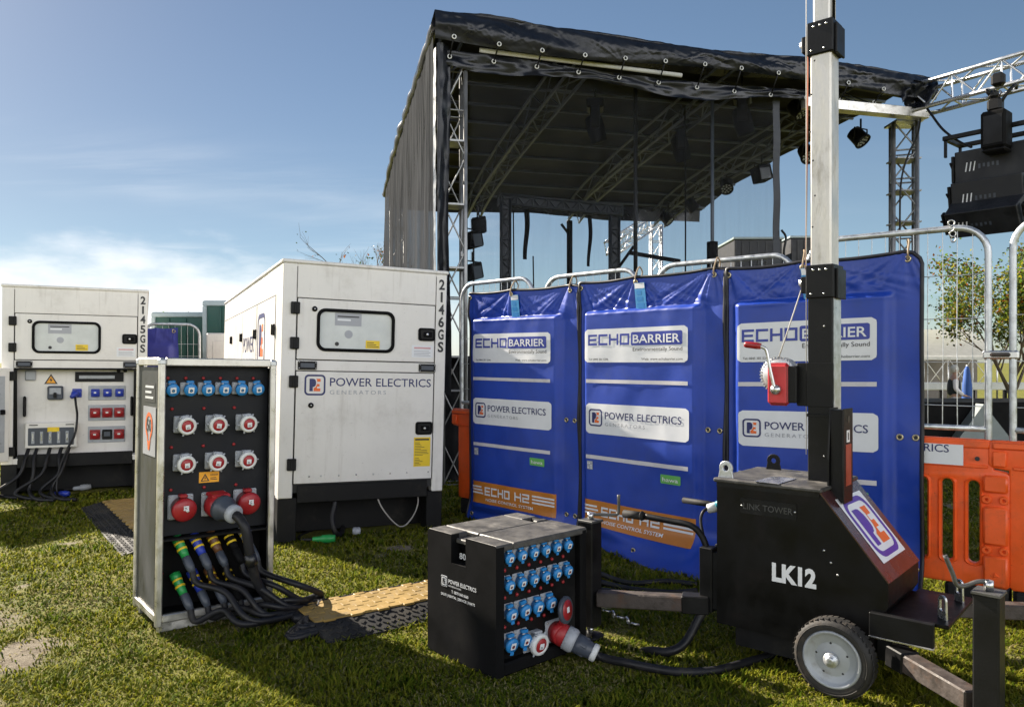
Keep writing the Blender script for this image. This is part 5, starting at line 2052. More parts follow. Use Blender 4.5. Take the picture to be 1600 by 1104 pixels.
def tower_leads():
    mb = MB()
    mb.tube(smooth_path([V(TP(-.06, .03, .24)), V(TP(-.09, -.02, .16)), V(TP(-.12, -.10, .06)), V(TP(-.17, -.17, .022)), V(TP(-.27, -.18, .005)), V(TP(-.36, -.13, -.04))], 8), .022, CABLE, 9)
    tag(mb.build('power_lead'), 'ribbed black lead dropping from the lighting tower outrigger into the grass', 'power lead')
    mb = MB()
    mb.tube(smooth_path([at(1108, 792, 4.0), at(1098, 800, 3.98), at(1095, 815, 3.97), at(1100, 840, 3.93)], 6), .008, CABLE, 7)
    root = tag(mb.build('control_lead'), 'short black lead with a white and teal plug beside the trailer handlebars', 'lead')
    k = MB()
    k.lathe([(.012, -.025), (.024, -.02), (.026, .02), (.02, .03)], at(1112, 793, 4.0), V((1, -.3, .3)), WHITEP, 12)
    k.build('plug', root)
    k = MB()
    k.lathe([(.02, 0), (.022, .02), (.015, .03)], at(1119, 789, 3.98), V((1, -.3, .4)), mat('teal_plastic', (.03, .25, .32), .4), 12)
    k.build('cap', root)
    # shackle and chain in the grass by the low box
    mb = MB()
    c = G(948, 968)
    for i in range(5):
        mb.ring(c + V((.035 * i, -.03 * i, .05 - .008 * i)), (1, .2, .3) if i % 2 else (.2, .3, 1), .020, .006, STEEL, 12, 6)
    mb.box(c.x - .05, c.x + .03, c.y - .02, c.y + .02, .07, .10, WHITEP, .01)
    tag(mb.build('chain'), 'short pale chain heaped in the grass beside the low socket box', 'chain')
    # dark mat and hoses under the barrier hem
    mb = MB()
    for i in range(3):
        a = G(935, 905 + 14 * i); b = G(1095, 925 + 10 * i)
        mb.tube(smooth_path([a + V((0, .1, .02)), a.lerp(b, .3) + V((0, .06 * (i - 1), .02)), a.lerp(b, .7) + V((0, .09 * (1 - i), .02)), b + V((0, .1, .02))]), .018, CABLE, 8)
        o = mb.build('ground_cable')
        tag(o, ['black cable on the turf closest to the middle barrier hem', 'black cable on the turf between two others under the barrier hem', 'black cable on the turf nearest the outrigger bar'][i], 'cable', 'cables lying in front of the middle barrier')
        mb = MB()


tower_leads()

# ------------------------------------------------------------------ covered stage
SP = loc_pt(-.83, 9.0, 14.5)
SW, SD = 6.80, 6.4
# height of the roof skin from front to back
ROOF = [(-.05, 5.40), (0.3, 5.39), (1.6, 5.32), (3.5, 5.21), (5.2, 5.04), (6.0, 4.90), (6.4, 4.78)]


def roof_z(y):
    for (a, za), (b, zb) in zip(ROOF, ROOF[1:]):
        if y <= b:
            t = (y - a) / (b - a)
            return za + (zb - za) * t
    return ROOF[-1][1]


def stage():
    t = thing('stage', 'roofed stage of truss legs and curved roof under black tarpaulin', 'stage', (-.83, 9.0, 0), R(14.5))
    # truss legs
    for x, y in ((.16, .16), (.16, SD - .2)):
        mb = MB()
        truss(mb, (x, y, 0), (x, y, roof_z(y) - .42), .27, .27, LEGM, up=(0, 1, 0), rc=.026, rb=.010, bays=9)
        for z in (1.5, 2.55, 3.3, 4.05):
            if z < roof_z(y) - .5:
                mb.box(x - .15, x + .15, y - .15, y + .15, z, z + .022, LEGM)
        mb.build('truss_leg', t)
    # curved roof arches
    for x in (.16, 1.71, 3.84, 5.80):
        mb = MB()
        ys = np.linspace(.05, SD, 13)
        up = [V((x, y, roof_z(y) - .06)) for y in ys]
        lo = [V((x, y, roof_z(y) - .40)) for y in ys]
        for dx in (-.13, .13):
            mb.tube([p + V((dx, 0, 0)) for p in up], .024, TRUSS_SHADE, 7)
            mb.tube([p + V((dx, 0, 0)) for p in lo], .024, TRUSS_SHADE, 7)
        for i in range(12):
            for dx in (-.13, .13):
                a, b = (up[i], lo[i + 1]) if i % 2 else (lo[i], up[i + 1])
                mb.tube([a + V((dx, 0, 0)), b + V((dx, 0, 0))], .010, TRUSS_SHADE, 5, cap=False)
            a, b = (lo[i], lo[i + 1])
            s = 1 if i % 2 else -1
            mb.tube([a + V((-.13 * s, 0, 0)), b + V((.13 * s, 0, 0))], .010, TRUSS_SHADE, 5, cap=False)
            mb.tube([lo[i] + V((-.13, 0, 0)), lo[i] + V((.13, 0, 0))], .010, TRUSS_SHADE, 5, cap=False)
        mb.build('roof_arch', t)
    for i, y in enumerate((.75, 1.45, 2.15, 2.85, 3.55, 4.25, 4.95, 5.65, 6.2)):
        mb = MB()
        mb.tube([(.05, y, roof_z(y) - .05), (SW - .02, y, roof_z(y) - .05)], .022, TRUSS_SHADE, 7)
        mb.build('purlin', t)
    # the skin: a thin shell
    mb = MB()
    def top(u, v):
        y = -.05 + (SD + .1) * v
        return V((-.06 + (SW + .1) * u, y, roof_z(y) + .018 * mn.noise(V((u * 14, v * 9, 2))) + .03 * math.sin(v * 26) * .5))
    mb.sheet(top, 70, 40, TARP)
    mb.sheet(lambda u, v: top(u, v) - V((0, 0, .012)), 35, 20, ROOFM)
    mb.build('roof_skin', t, recalc=False)
    # hem that hangs at the back
    mb = MB()
    mb.sheet(lambda u, v: V((SW * u, SD + .03 + .03 * math.sin(u * 40) * v, roof_z(SD) - .28 * v * (1 + .12 * math.sin(u * 11)))), 60, 4, TARP)
    mb.build('back_valance', t)
    # edge bead with its lacing along the near side
    mb = MB()
    for i in range(26):
        y = .1 + i * (SD - .1) / 25
        z = roof_z(y)
        mb.ring((-.075, y, z - .03), (1, 0, 0), .025, .006, ROPE, 10, 5)
    mb.build('edge_lace', t)
    mb = MB()
    ys = np.linspace(-.05, SD + .05, 60)
    mb.tube([V((-.07 + .02 * mn.noise(V((y * 3, 1, 7))), y, roof_z(y) - .02 + .03 * mn.noise(V((y * 2.2, 4, 1))))) for y in ys], [.055 + .05 * abs(mn.noise(V((y * 1.6, 2, 9)))) for y in ys], TARP, 8)
    mb.build('roof_edge', t)
    # front valance: heavy wrinkled sheet folded over the edge
    mb = MB()
    def val(u, v):
        x = -.10 + (SW + .12) * u
        sag = .10 * math.sin(math.pi * min(1, u * 1.0)) ** 2
        zt = 5.49 - sag + .03 * mn.noise(V((u * 8, 3, 1))) - .15 * max(0, u - .72) / .28
        hem = 5.16 - .05 * math.sin(u * 9) - sag * .6 - (.10 * max(0, u - .8) / .2)
        cr = lambda a, b, s: 1 - 2 * abs(mn.noise(V((a, b, s))))
        fold = mn.noise(V((u * 9 - v * 2.0, v * 2.2, 4))) * .07 + .014 * cr(u * 11 + v * 3.5, v * 1.6 - u * 3, 8) + .003 * cr(u * 34 - v * 5, v * 2.6, 3)
        xm = (x - .12) / .53
        for gi in (math.floor(xm), math.ceil(xm)):
            an = (x - .12 - gi * .53) / (abs(.93 - v) * .42 + .05)
            fold += .017 * (1 - 2 * abs(mn.noise(V((an * 1.7 + gi * 5, gi * 3.3, 2))))) * math.exp(-abs(an) * .45)
        if v < .3:
            q = v / .3
            return V((x, .45 - .62 * q, zt - .07 * (1 - q) + fold * .55 * q))
        q = (v - .3) / .7
        return V((x, -.17 - .05 * math.sin(q * 3.1) + fold * .9 * (1 - .4 * q), zt + (hem - zt) * q + fold * .25))
    mb.sheet(val, 420, 48, TARP)
    mb.build('front_valance', t, recalc=False)
    mb = MB()
    def val2(u, v):
        x = -.05 + 5.35 * u
        z0 = 5.10 - .09 * math.sin(math.pi * min(1, u * .85)) ** 2
        fold = mn.noise(V((u * 16, v * 3, 14))) * .045 + (1 - 2 * abs(mn.noise(V((u * 42 + v * 3, v * 2, 18))))) * .010
        return V((x, -.03 + fold, z0 - (.17 + .05 * math.sin(u * 13)) * v))
    mb.sheet(val2, 140, 10, TARP)
    mb.build('front_valance', t, recalc=False)
    # white edge tube behind the lacing
    mb = MB()
    mb.tube([(.45, -.05, 5.125), (SW * .45, -.05, 5.07)], .028, WHITEP, 8)
    mb.build('edge_tube', t)
    mb = MB()
    mb.box(SW - 1.95, SW - .02, -.11, .04, 4.81, 4.94, ALU, .006)
    mb.build('edge_beam', t)
    for i in range(12):
        mb = MB()
        x = .12 + i * .53
        u = (x + .10) / (SW + .12)
        a = val(u, .93)
        b = V((x - .03, -.06, 5.01 - .08 * math.sin(math.pi * min(1, u * .85)) ** 2))
        for c in (a + V((0, -.03, 0)), b):
            mb.ring(c, (0, -1, 0), .022, .0075, WHITEP, 12, 5)
        mb.tube([a + V((0, -.035, .02)), b + V((0, -.01, 0))], .009, BLK, 6)
        mb.build('bungee', t)
    # corner flap of shiny black sheet folded down the near leg
    mb = MB()
    def flap(u, v):
        z = 5.15 - 4.0 * v
        w = .19 + .02 * math.sin(v * 9)
        return V((-.06 + w * u * .8, -.06 - .04 * math.sin(u * 4.5 + v * 3) + .02 * mn.noise(V((u * 3, v * 24, 2))), z + .1 * u * math.sin(v * 5)))
    mb.sheet(flap, 14, 150, TARP)
    mb.build('corner_flap', t, recalc=False)
    mb = MB()
    mb.sheet(lambda u, v: V((-.075 - .012 * math.sin(u * 3), -.07 + .14 * u, 5.1 - 4.1 * v)) + V((.012 * mn.noise(V((u * 2, v * 20, 5))), 0, 0)), 6, 90, mat('lit_tarp_edge', (.20, .21, .22), .35, .2, var=.2, scale=9))  # pale colour stands in for the lit edge of the black tarp
    mb.build('corner_flap', t, recalc=False)
    # deck and black skirt
    mb = MB()
    mb.box(.05, SW - .1, .30, SD, 1.40, 1.46, BLKM)
    mb.build('deck', t)
    mb = MB()
    mb.sheet(lambda u, v: V((-.02 + (SW - .1) * u, .33 + .03 * math.sin(u * 120), 1.52 * (1 - v))), 200, 3, mat('skirt_cloth', (.010, .010, .012), .85))
    mb.sheet(lambda u, v: V((.0 + .02 * math.sin(u * 90), .34 + (SD - .3) * u, 1.52 * (1 - v))), 120, 3, mat('skirt_cloth', (.010, .010, .012), .85))
    mb.build('skirt', t)
    return t


stage()


def scrim_mat(name, col, alpha, stretch, trans=.35):
    m = bpy.data.materials.new(name)
    m.use_nodes = True
    nt = m.node_tree
    bs = N(nt, 'ShaderNodeBsdfDiffuse')
    tc = N(nt, 'ShaderNodeTexCoord')
    mp = N(nt, 'ShaderNodeMapping')
    mp.inputs['Scale'].default_value = stretch
    L(nt, tc.outputs['Object'], mp.inputs[0])
    n = N(nt, 'ShaderNodeTexNoise', inp={'Scale': 4.0, 'Detail': 6.0, 'Roughness': .6})
    L(nt, mp.outputs[0], n.inputs['Vector'])
    f = ramp_n(nt, n.outputs['Fac'], .3, .7)
    c = mix_n(nt, f, tuple(q * .6 for q in col), tuple(q * 1.35 for q in col))
    L(nt, c, bs.inputs['Color'])
    tl = N(nt, 'ShaderNodeBsdfTranslucent')
    L(nt, c, tl.inputs['Color'])
    m1 = N(nt, 'ShaderNodeMixShader', inp={0: trans})
    L(nt, bs.outputs[0], m1.inputs[1]); L(nt, tl.outputs[0], m1.inputs[2])
    tp = N(nt, 'ShaderNodeBsdfTransparent')
    m2 = N(nt, 'ShaderNodeMixShader')
    a = math_n(nt, 'MULTIPLY', ramp_n(nt, n.outputs['Fac'], .2, .8, .85, 1.15), alpha, True)
    L(nt, a, m2.inputs[0])
    L(nt, tp.outputs[0], m2.inputs[1]); L(nt, m1.outputs[0], m2.inputs[2])
    L(nt, m2.outputs[0], nt.nodes['Material Output'].inputs['Surface'])
    return m


def place(o):
    o.location = (-.83, 9.0, 0)
    o.rotation_euler = (0, 0, R(14.5))
    return o


def scrims():
    mb = MB()
    def side(u, v):
        y = .10 + (SD - .1) * u
        zt = roof_z(y) - .06
        z = zt * (1 - v) + .05
        return V((-.08 + .035 * math.sin(u * 46 + 2 * math.sin(u * 11)) * min(1, v * 4) + .02 * mn.noise(V((u * 30, v * 2, 1))), y, z))
    mb.sheet(side, 150, 16, scrim_mat('side_mesh', (.074, .077, .083), .96, (1, 6, .25)))
    place(tag(mb.build('mesh_curtain', recalc=False), 'grey mesh curtain hanging in vertical folds down the stage flank', 'mesh curtain'))
    mb = MB()
    x0, x1 = .36, 4.47
    mb.sheet(lambda u, v: V((x0 + (x1 - x0) * u, .10 + .012 * math.sin(u * 30), 5.0 - 3.8 * v)), 60, 10, scrim_mat('front_mesh', (.055, .060, .070), .24, (6, 1, .3)))
    fr = place(tag(mb.build('mesh_curtain', recalc=False), 'thin see-through black mesh curtain across the open stage front', 'mesh curtain'))
    mb = MB()
    mb.sheet(lambda u, v: V((x1 - .01 + .105 * u, .085 + .01 * math.sin(v * 30), 5.0 - 3.8 * v)), 3, 60, mat('webbing', (.035, .04, .05), .6, stretch=(1, 1, 20)))
    mb.build('edge_webbing', fr, recalc=False)
    mb = MB()
    mb.tube(smooth_path([V((x1 + .10, .06, 3.2)), V((x1 + .16, .05, 3.1)), V((x1 + .13, .05, 2.9)), V((x1 + .17, .05, 2.7))]), .016, BLK, 6)
    mb.build('tie', fr)


scrims()


def stage_kit():
    S = lambda x, y, z=0.0: V(SP(x, y, z))
    yaw = R(14.5)

    def on_depth(px, py, d):
        return at(px, py, d)

    # goalpost frame of black box truss
    t = thing('goalpost_frame', 'black box truss goalpost standing on the stage', 'truss frame', (0, 0, 0))
    a = at(790, 430, 12.0); b = at(960, 430, 12.75)
    a.z = b.z = 1.46
    BT = mat('black_truss', (.030, .036, .045), .45, .3)
    ha = at(790, 312, 12.0).z; hb = at(960, 330, 12.75).z
    for p, h, nm in ((a, ha, 'post'), (b, hb, 'post')):
        mb = MB()
        truss(mb, p, V((p.x, p.y, h)), .14, .14, BT, up=(0, 1, 0), rc=.022, rb=.012, bays=16)
        mb.box(p.x - .05, p.x + .05, p.y - .05, p.y + .05, p.z, h, BT)
        mb.build(nm, t)
    mb = MB()
    p = V((a.x - .1, a.y, ha)); q = V((b.x + .1, b.y, hb))
    truss(mb, p, q, .15, .15, BT, rc=.022, rb=.012, bays=16)
    mb.bar(p, q, .10, .11, BT)
    mb.build('crossbar', t)
    # dark posts and straps
    for (px, y0, y1, d, w, m, nm, lab) in (
            (993, 132, 470, 10.2, .055, BLK, 'pole', 'black upright pole in front of the goalpost frame'),
            (1113, 152, 372, 10.4, .05, mat('blue_grey_tube', (.10, .12, .15), .4, .4), 'pole', 'blue grey steel pole rising from a black speaker sleeve'),
            (890, 345, 470, 13.2, .10, BLKM, 'pole', 'stout black post at the back of the stage'),
            (740, 340, 470, 12.5, .03, BLK, 'pole', 'thin black stand behind the near truss leg')):
        mb = MB()
        p0 = at(px, y0, d); p1 = V((p0.x, p0.y, 1.46))
        mb.tube([p0, p1], w / 2, m, 10)
        if px == 890:
            mb.bar(at(877, 350, d), at(889, 366, d), .04, .04, BLKM)
        o = mb.build(nm)
        tag(o, lab, 'pole')
        f = MB()
        f.lathe([(.16, 0), (.16, .012), (.03, .02)], V((p0.x, p0.y, 1.461)), (0, 0, 1), BLK, 16)
        f.build('foot', o)
        if px == 1113:
            k = MB()
            c = at(px, 378, d)
            k.tube([V((c.x, c.y, c.z)), V((c.x, c.y, 1.48))], .075, BLKM, 14)
            k.build('sleeve', o)
    for (px, y0, y1, d, w, lab) in ((822, 322, 405, 12.3, .09, 'wide black strap hanging below the goalpost crossbar'), (921, 336, 416, 12.6, .07, 'twisted black strap hanging near the goalpost end')):
        mb = MB()
        p0 = at(px, y0, d); p1 = at(px, y1, d)
        mb.sheet(lambda u, v: p0.lerp(p1, v) + V(((u - .5) * w * (1 - .3 * v), .03 * math.sin(v * 6 + u), 0)) + V((.02 * math.sin(v * 5), 0, 0)), 3, 20, BLKM)
        mb.sheet(lambda u, v: p0.lerp(p1, v) + V(((u - .5) * w * (1 - .3 * v), .03 * math.sin(v * 6 + u) + .008, 0)) + V((.02 * math.sin(v * 5), 0, 0)), 3, 20, BLKM)
        tag(mb.build('strap'), lab, 'strap', None)
    for (px, y0, y1, d, lab) in ((1070, 165, 430, 10.8, 'thin black cable dropping from the roof between two poles'), (802, 330, 430, 12.2, 'thin black cable dropping beside the first goalpost leg'), (833, 400, 440, 12.3, 'thin cable under the wide black strap')):
        mb = MB()
        p0 = at(px, y0, d); p1 = V((p0.x, p0.y, 1.47))
        mb.tube(smooth_path([p0, p0.lerp(p1, .5) + V((.01, 0, 0)), p1], 6), .011, BLKM, 6)
        tag(mb.build('hanging_cable'), lab, 'cable')
    # lamps under the arches
    lamp_spots = [
        (1160, 178, 10.6, 'wash', 'large black moving head lamp hanging under the stage roof'),
        (1063, 222, 11.6, 'wash', 'black moving head lamp hanging between the middle roof arches'),
        (1345, 218, 11.2, 'par', 'round stage lamp hanging by the mast under the roof edge'),
        (1262, 243, 11.7, 'par', 'round stage lamp half hidden by the mast'),
        (1190, 272, 12.7, 'box', 'tilted square lamp on the outer roof arch'),
        (1135, 293, 13.8, 'par', 'round stage lamp on the outer arch beneath the square one'),
        (1083, 324, 15.0, 'par', 'round stage lamp on the outer arch, next to last'),
        (1044, 344, 16.0, 'par', 'round stage lamp at the low end of the outer arch'),
        (748, 352, 11.6, 'box', 'square black lamp high on the rack by the near truss leg'),
        (738, 375, 11.5, 'box', 'black lamp below the square lamp by the near truss leg'),
        (738, 425, 11.5, 'box', 'lowest black lamp by the near truss leg'),
        (1250, 175, 10.9, 'par', 'small lamp tucked under the roof beside the mast'),
        (930, 190, 11.0, 'wash', 'black moving head lamp hanging at the first roof arch'),
    ]
    for px, py, d, k, lab in lamp_spots:
        c = at(px, py, d)
        t = thing('stage_lamp', lab, 'stage lamp', c, yaw + (px % 7) * .2, 'stage lamps under the roof')
        mb = MB()
        if k == 'par':
            ax = V((.5 * math.sin(px), -.6, -.75)).normalized()
            mb.lathe([(.05, -.20), (.105, -.17), (.115, .02), (.122, .03), (.122, .06), (.110, .062), (.108, .04), (0, .035)], (0, 0, 0), ax, BLK, 18)
            mb.build('body', t)
            q = MB()
            e = ax.orthogonal().normalized(); g = ax.cross(e)
            for r_, n_ in ((.035, 4), (.078, 9)):
                for i in range(n_):
                    a_ = i * 2 * math.pi / n_
                    q.lathe([(.020, 0), (.014, .006), (0, .008)], ax * .040 + (e * math.cos(a_) + g * math.sin(a_)) * r_, ax, GLASSY, 8)
            q.build('lens', t)
        elif k == 'wash':
            ax = V((.15, -.25, -.95)).normalized()
            mb.box(-.15, .15, -.12, .12, .16, .30, BLK, .02)
            mb.box(-.17, -.13, -.07, .07, -.14, .18, BLK, .015)
            mb.box(.13, .17, -.07, .07, -.14, .18, BLK, .015)
            mb.build('body', t)
            q = MB()
            q.lathe([(.08, -.16), (.12, -.12), (.13, .05), (.115, .22), (.10, .23)], (0, 0, -.07), ax, BLKM, 18)
            q.build('head', t)
        else:
            mb.obox((0, 0, 0), (.13, .02, .03), (-.02, .11, -.02), (-.03, 0, .12), BLKM, .02)
            mb.build('body', t)
            q = MB()
            q.obox((0, -.115, -.01), (.10, .015, .02), (0, .006, 0), (-.02, 0, .09), DGREYP, .004)
            q.build('lens', t)
        y = MB()
        top = .30 if k == 'wash' else .0
        y.tube([(-.13, 0, top), (-.13, 0, top + .16), (.13, 0, top + .16), (.13, 0, top)], .012, BLK, 6)
        y.tube([(0, 0, top + .16), (0, 0, top + .30)], .014, BLK, 6)
        y.build('yoke', t)
    # low stand and cased kit on the deck
    mb = MB()
    p = at(993, 405, 10.2)
    mb.bar(at(985, 395, 10.6), at(1062, 408, 10.8), .05, .05, BLKM)
    mb.bar(at(965, 420, 10.6), at(990, 385, 10.6), .04, .04, BLKM)
    mb.bar(V((p.x, 10.6, 1.46)), V((p.x, 10.6, p.z + .1)), .09, .09, BLKM)
    tag(mb.build('boom_stand'), 'black boom stand with a level arm beside the front pole', 'stand')
    for (x0, x1, y0, y1, d, lab) in ((1148, 1222, 374, 430, 20.0, 'long black cabin seen beyond the stage at the curtain edge'), (1236, 1300, 372, 430, 20.6, 'black cabin beyond the stage beside the mast')):
        a = at(x0, y0, d); b = at(x1, y0, d)
        t = thing('site_cabin', lab, 'cabin', (a.x, d, -.3), 0, 'dark cabins beyond the stage')
        mb = MB()
        mb.box(0, b.x - a.x, 0, 2.4, 0, a.z + .3, mat('dark_cabin', (.022, .022, .026), .6), .02)
        for i in range(1, 6):
            mb.box(i * (b.x - a.x) / 6 - .02, i * (b.x - a.x) / 6 + .02, -.02, 0, .1, a.z + .25, mat('dark_cabin_rib', (.035, .034, .036), .6))
        mb.build('wall', t)
        mb = MB()
        mb.box(-.04, b.x - a.x + .04, -.05, 2.45, a.z + .3, a.z + .36, GTRIM, .01)
        mb.build('roof', t)
    # far support of the roof seen through the stage
    t = thing('truss_tower', 'small silver truss tower with a sloping arm far behind the stage', 'truss tower', (0, 0, 0))
    p = at(1025, 420, 19); p.z = 0
    h = at(1025, 352, 19).z
    mb = MB()
    truss(mb, p, V((p.x, p.y, h)), .25, .25, TRUSS, up=(0, 1, 0), bays=12)
    mb.build('leg', t)
    mb = MB()
    truss(mb, at(1020, 345, 19), at(955, 388, 17.0), .28, .28, TRUSS, bays=7)
    mb.build('arm', t)
    # boom truss and hanging loudspeakers
    t = thing('truss_boom', 'silver box truss boom reaching out from the roof corner', 'truss boom', (0, 0, 0))
    p, q = at(1425, 160, 10.7), at(1800, 55, 8.7)
    mb = MB()
    truss(mb, p, q, .34, .34, TRUSS, rc=.030, rb=.013, bays=9)
    mb.build('truss', t)
    mb = MB()
    mb.sheet(lambda u, v: at(1395 + 55 * u, 133 + 38 * v, 10.62) + V((0, -.16 + .10 * math.sin(u * 9 + v * 5) + .05 * mn.noise(V((u * 5, v * 6, 3))), .05 * math.sin(u * 8))), 30, 20, TARP)
    mb.sheet(lambda u, v: at(1395 + 52 * u, 133 + 4 * v, 10.6) + V((0, -.16 + .5 * v + .10 * math.sin(u * 9), .05 * math.sin(u * 8))), 30, 6, TARP)
    mb.build('sheet_end', t, recalc=False)
    # supporting leg under the corner
    lt = at(1412, 192, 11.0)
    mb = MB()
    truss(mb, V((lt.x, lt.y, 0)), V((lt.x, lt.y, lt.z - .02)), .30, .30, LEGM, up=(.35, 1, 0), rc=.030, rb=.013, bays=12)
    for py in (252, 302, 350):
        z = at(1412, py, 11).z
        mb.box(lt.x - .17, lt.x + .17, lt.y - .17, lt.y + .17, z, z + .02, LEGM)
    mb.box(lt.x - .19, lt.x + .19, lt.y - .19, lt.y + .19, lt.z - .03, lt.z, TRUSS)
    mb.build('leg', t)
    pa()


def pa():
    # line of loudspeaker cabinets under the boom
    c = at(1545, 236, 9.4)
    t = thing('loudspeaker_array', 'three black loudspeaker cabinets stacked under a rigging frame, hung from the boom', 'loudspeakers', c, R(-50))
    W = .84
    cab = [(-.10, .30, 8, .50), (-.40, .30, 4, .54), (-.66, .24, -5, .60)]
    fr = MB()
    for y in (0.0, .5):
        fr.bar((-.52, y, .26), (.52, y, .26), .05, .055, BLK, bev=.006)
    for x in (-.50, .50):
        fr.bar((x, -.02, .26), (x, .52, .26), .05, .055, BLK, bev=.006)
        fr.bar((x, .02, .26), (x, .02, .02), .03, .04, BLK, up=(0, 1, 0), bev=.004)
        fr.bar((x, .5, .26), (x, .5, .02), .03, .04, BLK, up=(0, 1, 0), bev=.004)
    fr.bar((0, 0, .26), (0, .5, .26), .06, .05, BLK)
    fr.build('rigging_frame', t)
    z = .06
    SPK = mat('speaker_paint', (.010, .011, .014), .55, var=.25, bump=.25, bscale=240)
    for i, (h, tilt, yo) in enumerate(((.40, 3, .0), (.40, 10, -.13), (.34, 34, -.33))):
        p = R(tilt)
        e = V((0, math.cos(p), math.sin(p))); u = V((0, -math.sin(p), math.cos(p)))
        o = V((0, yo, z))
        mb = MB()
        fn = lambda x, y, zz: o + V((x, 0, 0)) + e * y + u * zz
        # trapezoid body, wider at the far (front) face
        vs = [fn(sx * (W / 2 - (.03 if sy < 1 else 0)), (0 if sy < 1 else .58), -(0 if sz else h)) for sy in (0, 1) for sx in (-1, 1) for sz in (0, 1)]
        mb.add(vs, [(0, 1, 3, 2), (4, 6, 7, 5), (0, 4, 5, 1), (2, 3, 7, 6), (0, 2, 6, 4), (1, 5, 7, 3)], SPK)
        cb = mb.build('cabinet', t)
        bv = cb.modifiers.new('edge', 'BEVEL'); bv.width = .012; bv.segments = 2
        q = MB()
        F = lambda a, b, d=0.0: fn(a, -d, b)
        for k in range(3):
            x0 = -.27 + k * .045
            q.flat([(x0, -h * .66), (x0 + .014, -h * .66), (x0 + .032, -h * .38), (x0 + .018, -h * .38)], F, .003, WHITE)
        for k in range(5):
            q.flat(rrect(-.12 + k * .05, -h * (.62 - .03 * (k % 2)), -.095 + k * .05, -h * .48), F, .003, DGREYP)
        q.build('logo', cb)
        for sx in (-1, 1):
            r = MB()
            r.obox(fn(sx * (W / 2 + .015), .10, -h / 2), (.018, 0, 0), e * .04, u * (h * .42), BLK, .006)
            r.obox(fn(sx * (W / 2 + .015), .45, -h / 2), (.018, 0, 0), e * .04, u * (h * .42), BLK, .006)
            r.tube([fn(sx * (W / 2 + .03), .03, -h * .3), fn(sx * (W / 2 + .045), .28, -h * .75)], .014, BLK, 6)
            r.tube([fn(sx * (W / 2 + .03), .52, -h * .25), fn(sx * (W / 2 + .045), .30, -h * .6)], .012, STEEL if sx > 0 and i > 1 else BLK, 6)
            r.build('rigging', cb)
        if i == 2:
            g = MB()
            g.obox(fn(-.33, .3, -h - .03), (.10, 0, 0), e * .12, u * .03, BLKM, .01)
            g.build('bracket', cb)
        z -= h + .012
    # chain hoist
    hc = c + V((-.02, -.18, .02))
    topz = at(1541, 155, 9.55).z
    t = thing('chain_hoist', 'black chain hoist with hook holding up the loudspeaker frame', 'chain hoist', hc, R(-50))
    mb = MB()
    mb.box(-.135, .135, -.13, .13, -.05, .40, BLKM, .025)
    mb.box(-.10, .10, -.134, -.13, .0, .34, BLK, .01)
    mb.box(-.13, .13, -.12, .12, -.09, -.05, BLK, .02)
    mb.build('body', t)
    mb = MB()
    mb.box(-.09, .07, -.07, .07, .40, .56, BLK, .03)
    mb.box(-.08, .02, -.06, .06, .56, .66, BLK, .03)
    mb.box(-.05, .09, -.06, .06, .70, .86, BLK, .03)
    mb.build('hook_block', t)
    mb = MB()
    n = int((topz - c.z - .42) / .045)
    for i in range(n):
        mb.ring((.03, 0, .44 + i * .045), (1, 0, 0) if i % 2 else (0, 1, 0), .022, .008, RUST, 10, 5)
    mb.build('chain', t)
    mb = MB()
    k = topz - c.z
    for s in (-1, 1):
        mb.tube(smooth_path([V((.03, 0, k - .22)), V((.03 + s * .06, 0, k - .12)), V((.03 + s * .12, .05 * s, k - .02)), V((.03 + s * .13, .16, k + .03)), V((.03 + s * .1, .26, k + .02))], 6), .020, BLK, 7)
    mb.tube([(.03, 0, k - .36), (.03, 0, k - .20)], .03, STEEL, 8)
    mb.build('sling', t)
    mb = MB()
    mb.tube(smooth_path([at(1442, 160, 10.5), at(1456, 180, 10.3), at(1474, 203, 10.0), at(1500, 222, 9.7), at(1518, 230, 9.5)]), .016, CABLE, 7)
    tag(mb.build('speaker_cable'), 'black cable sagging from the roof corner to the chain hoist', 'cable')
    mb = MB()
    mb.tube(smooth_path([at(1441, 165, 10.6), at(1434, 210, 10.7), at(1420, 240, 10.75), at(1408, 285, 10.8), at(1406, 365, 10.8), at(1406, 480, 10.8)]), .013, CABLE, 7)
    tag(mb.build('drop_cable'), 'black cable running down the silver leg under the roof corner', 'cable')


stage_kit()

# ------------------------------------------------------------------ far things
BARK = mat('bark', (.10, .075, .05), .85, var=.3, scale=14, bump=.4, bscale=40)


def grow(mb, p, d, ln, r, depth, rng, tips, m, bend=.35):
    pts = [p]; q = p.copy(); dd = d.copy()
    k = 4
    for i in range(k):
        dd = (dd + V((rng.uniform(-1, 1), rng.uniform(-1, 1), rng.uniform(-.4, .8))) * bend * .35).normalized()
        q = q + dd * ln / k
        pts.append(q.copy())
    mb.tube(pts, [r * (1 - .45 * i / k) for i in range(k + 1)], m, 6 if depth > 1 else 4, cap=False)
    if depth <= 1:
        tips.extend(pts[1:])
    if depth == 0:
        return
    for i in range(rng.choice((2, 3, 3))):
        nd = (dd + V((rng.uniform(-1, 1), rng.uniform(-1, 1), rng.uniform(-.25, .75))) * .85).normalized()
        s = pts[rng.choice((2, 3, 4))]
        grow(mb, s, nd, ln * rng.uniform(.55, .78), r * .52, depth - 1, rng, tips, m, bend)


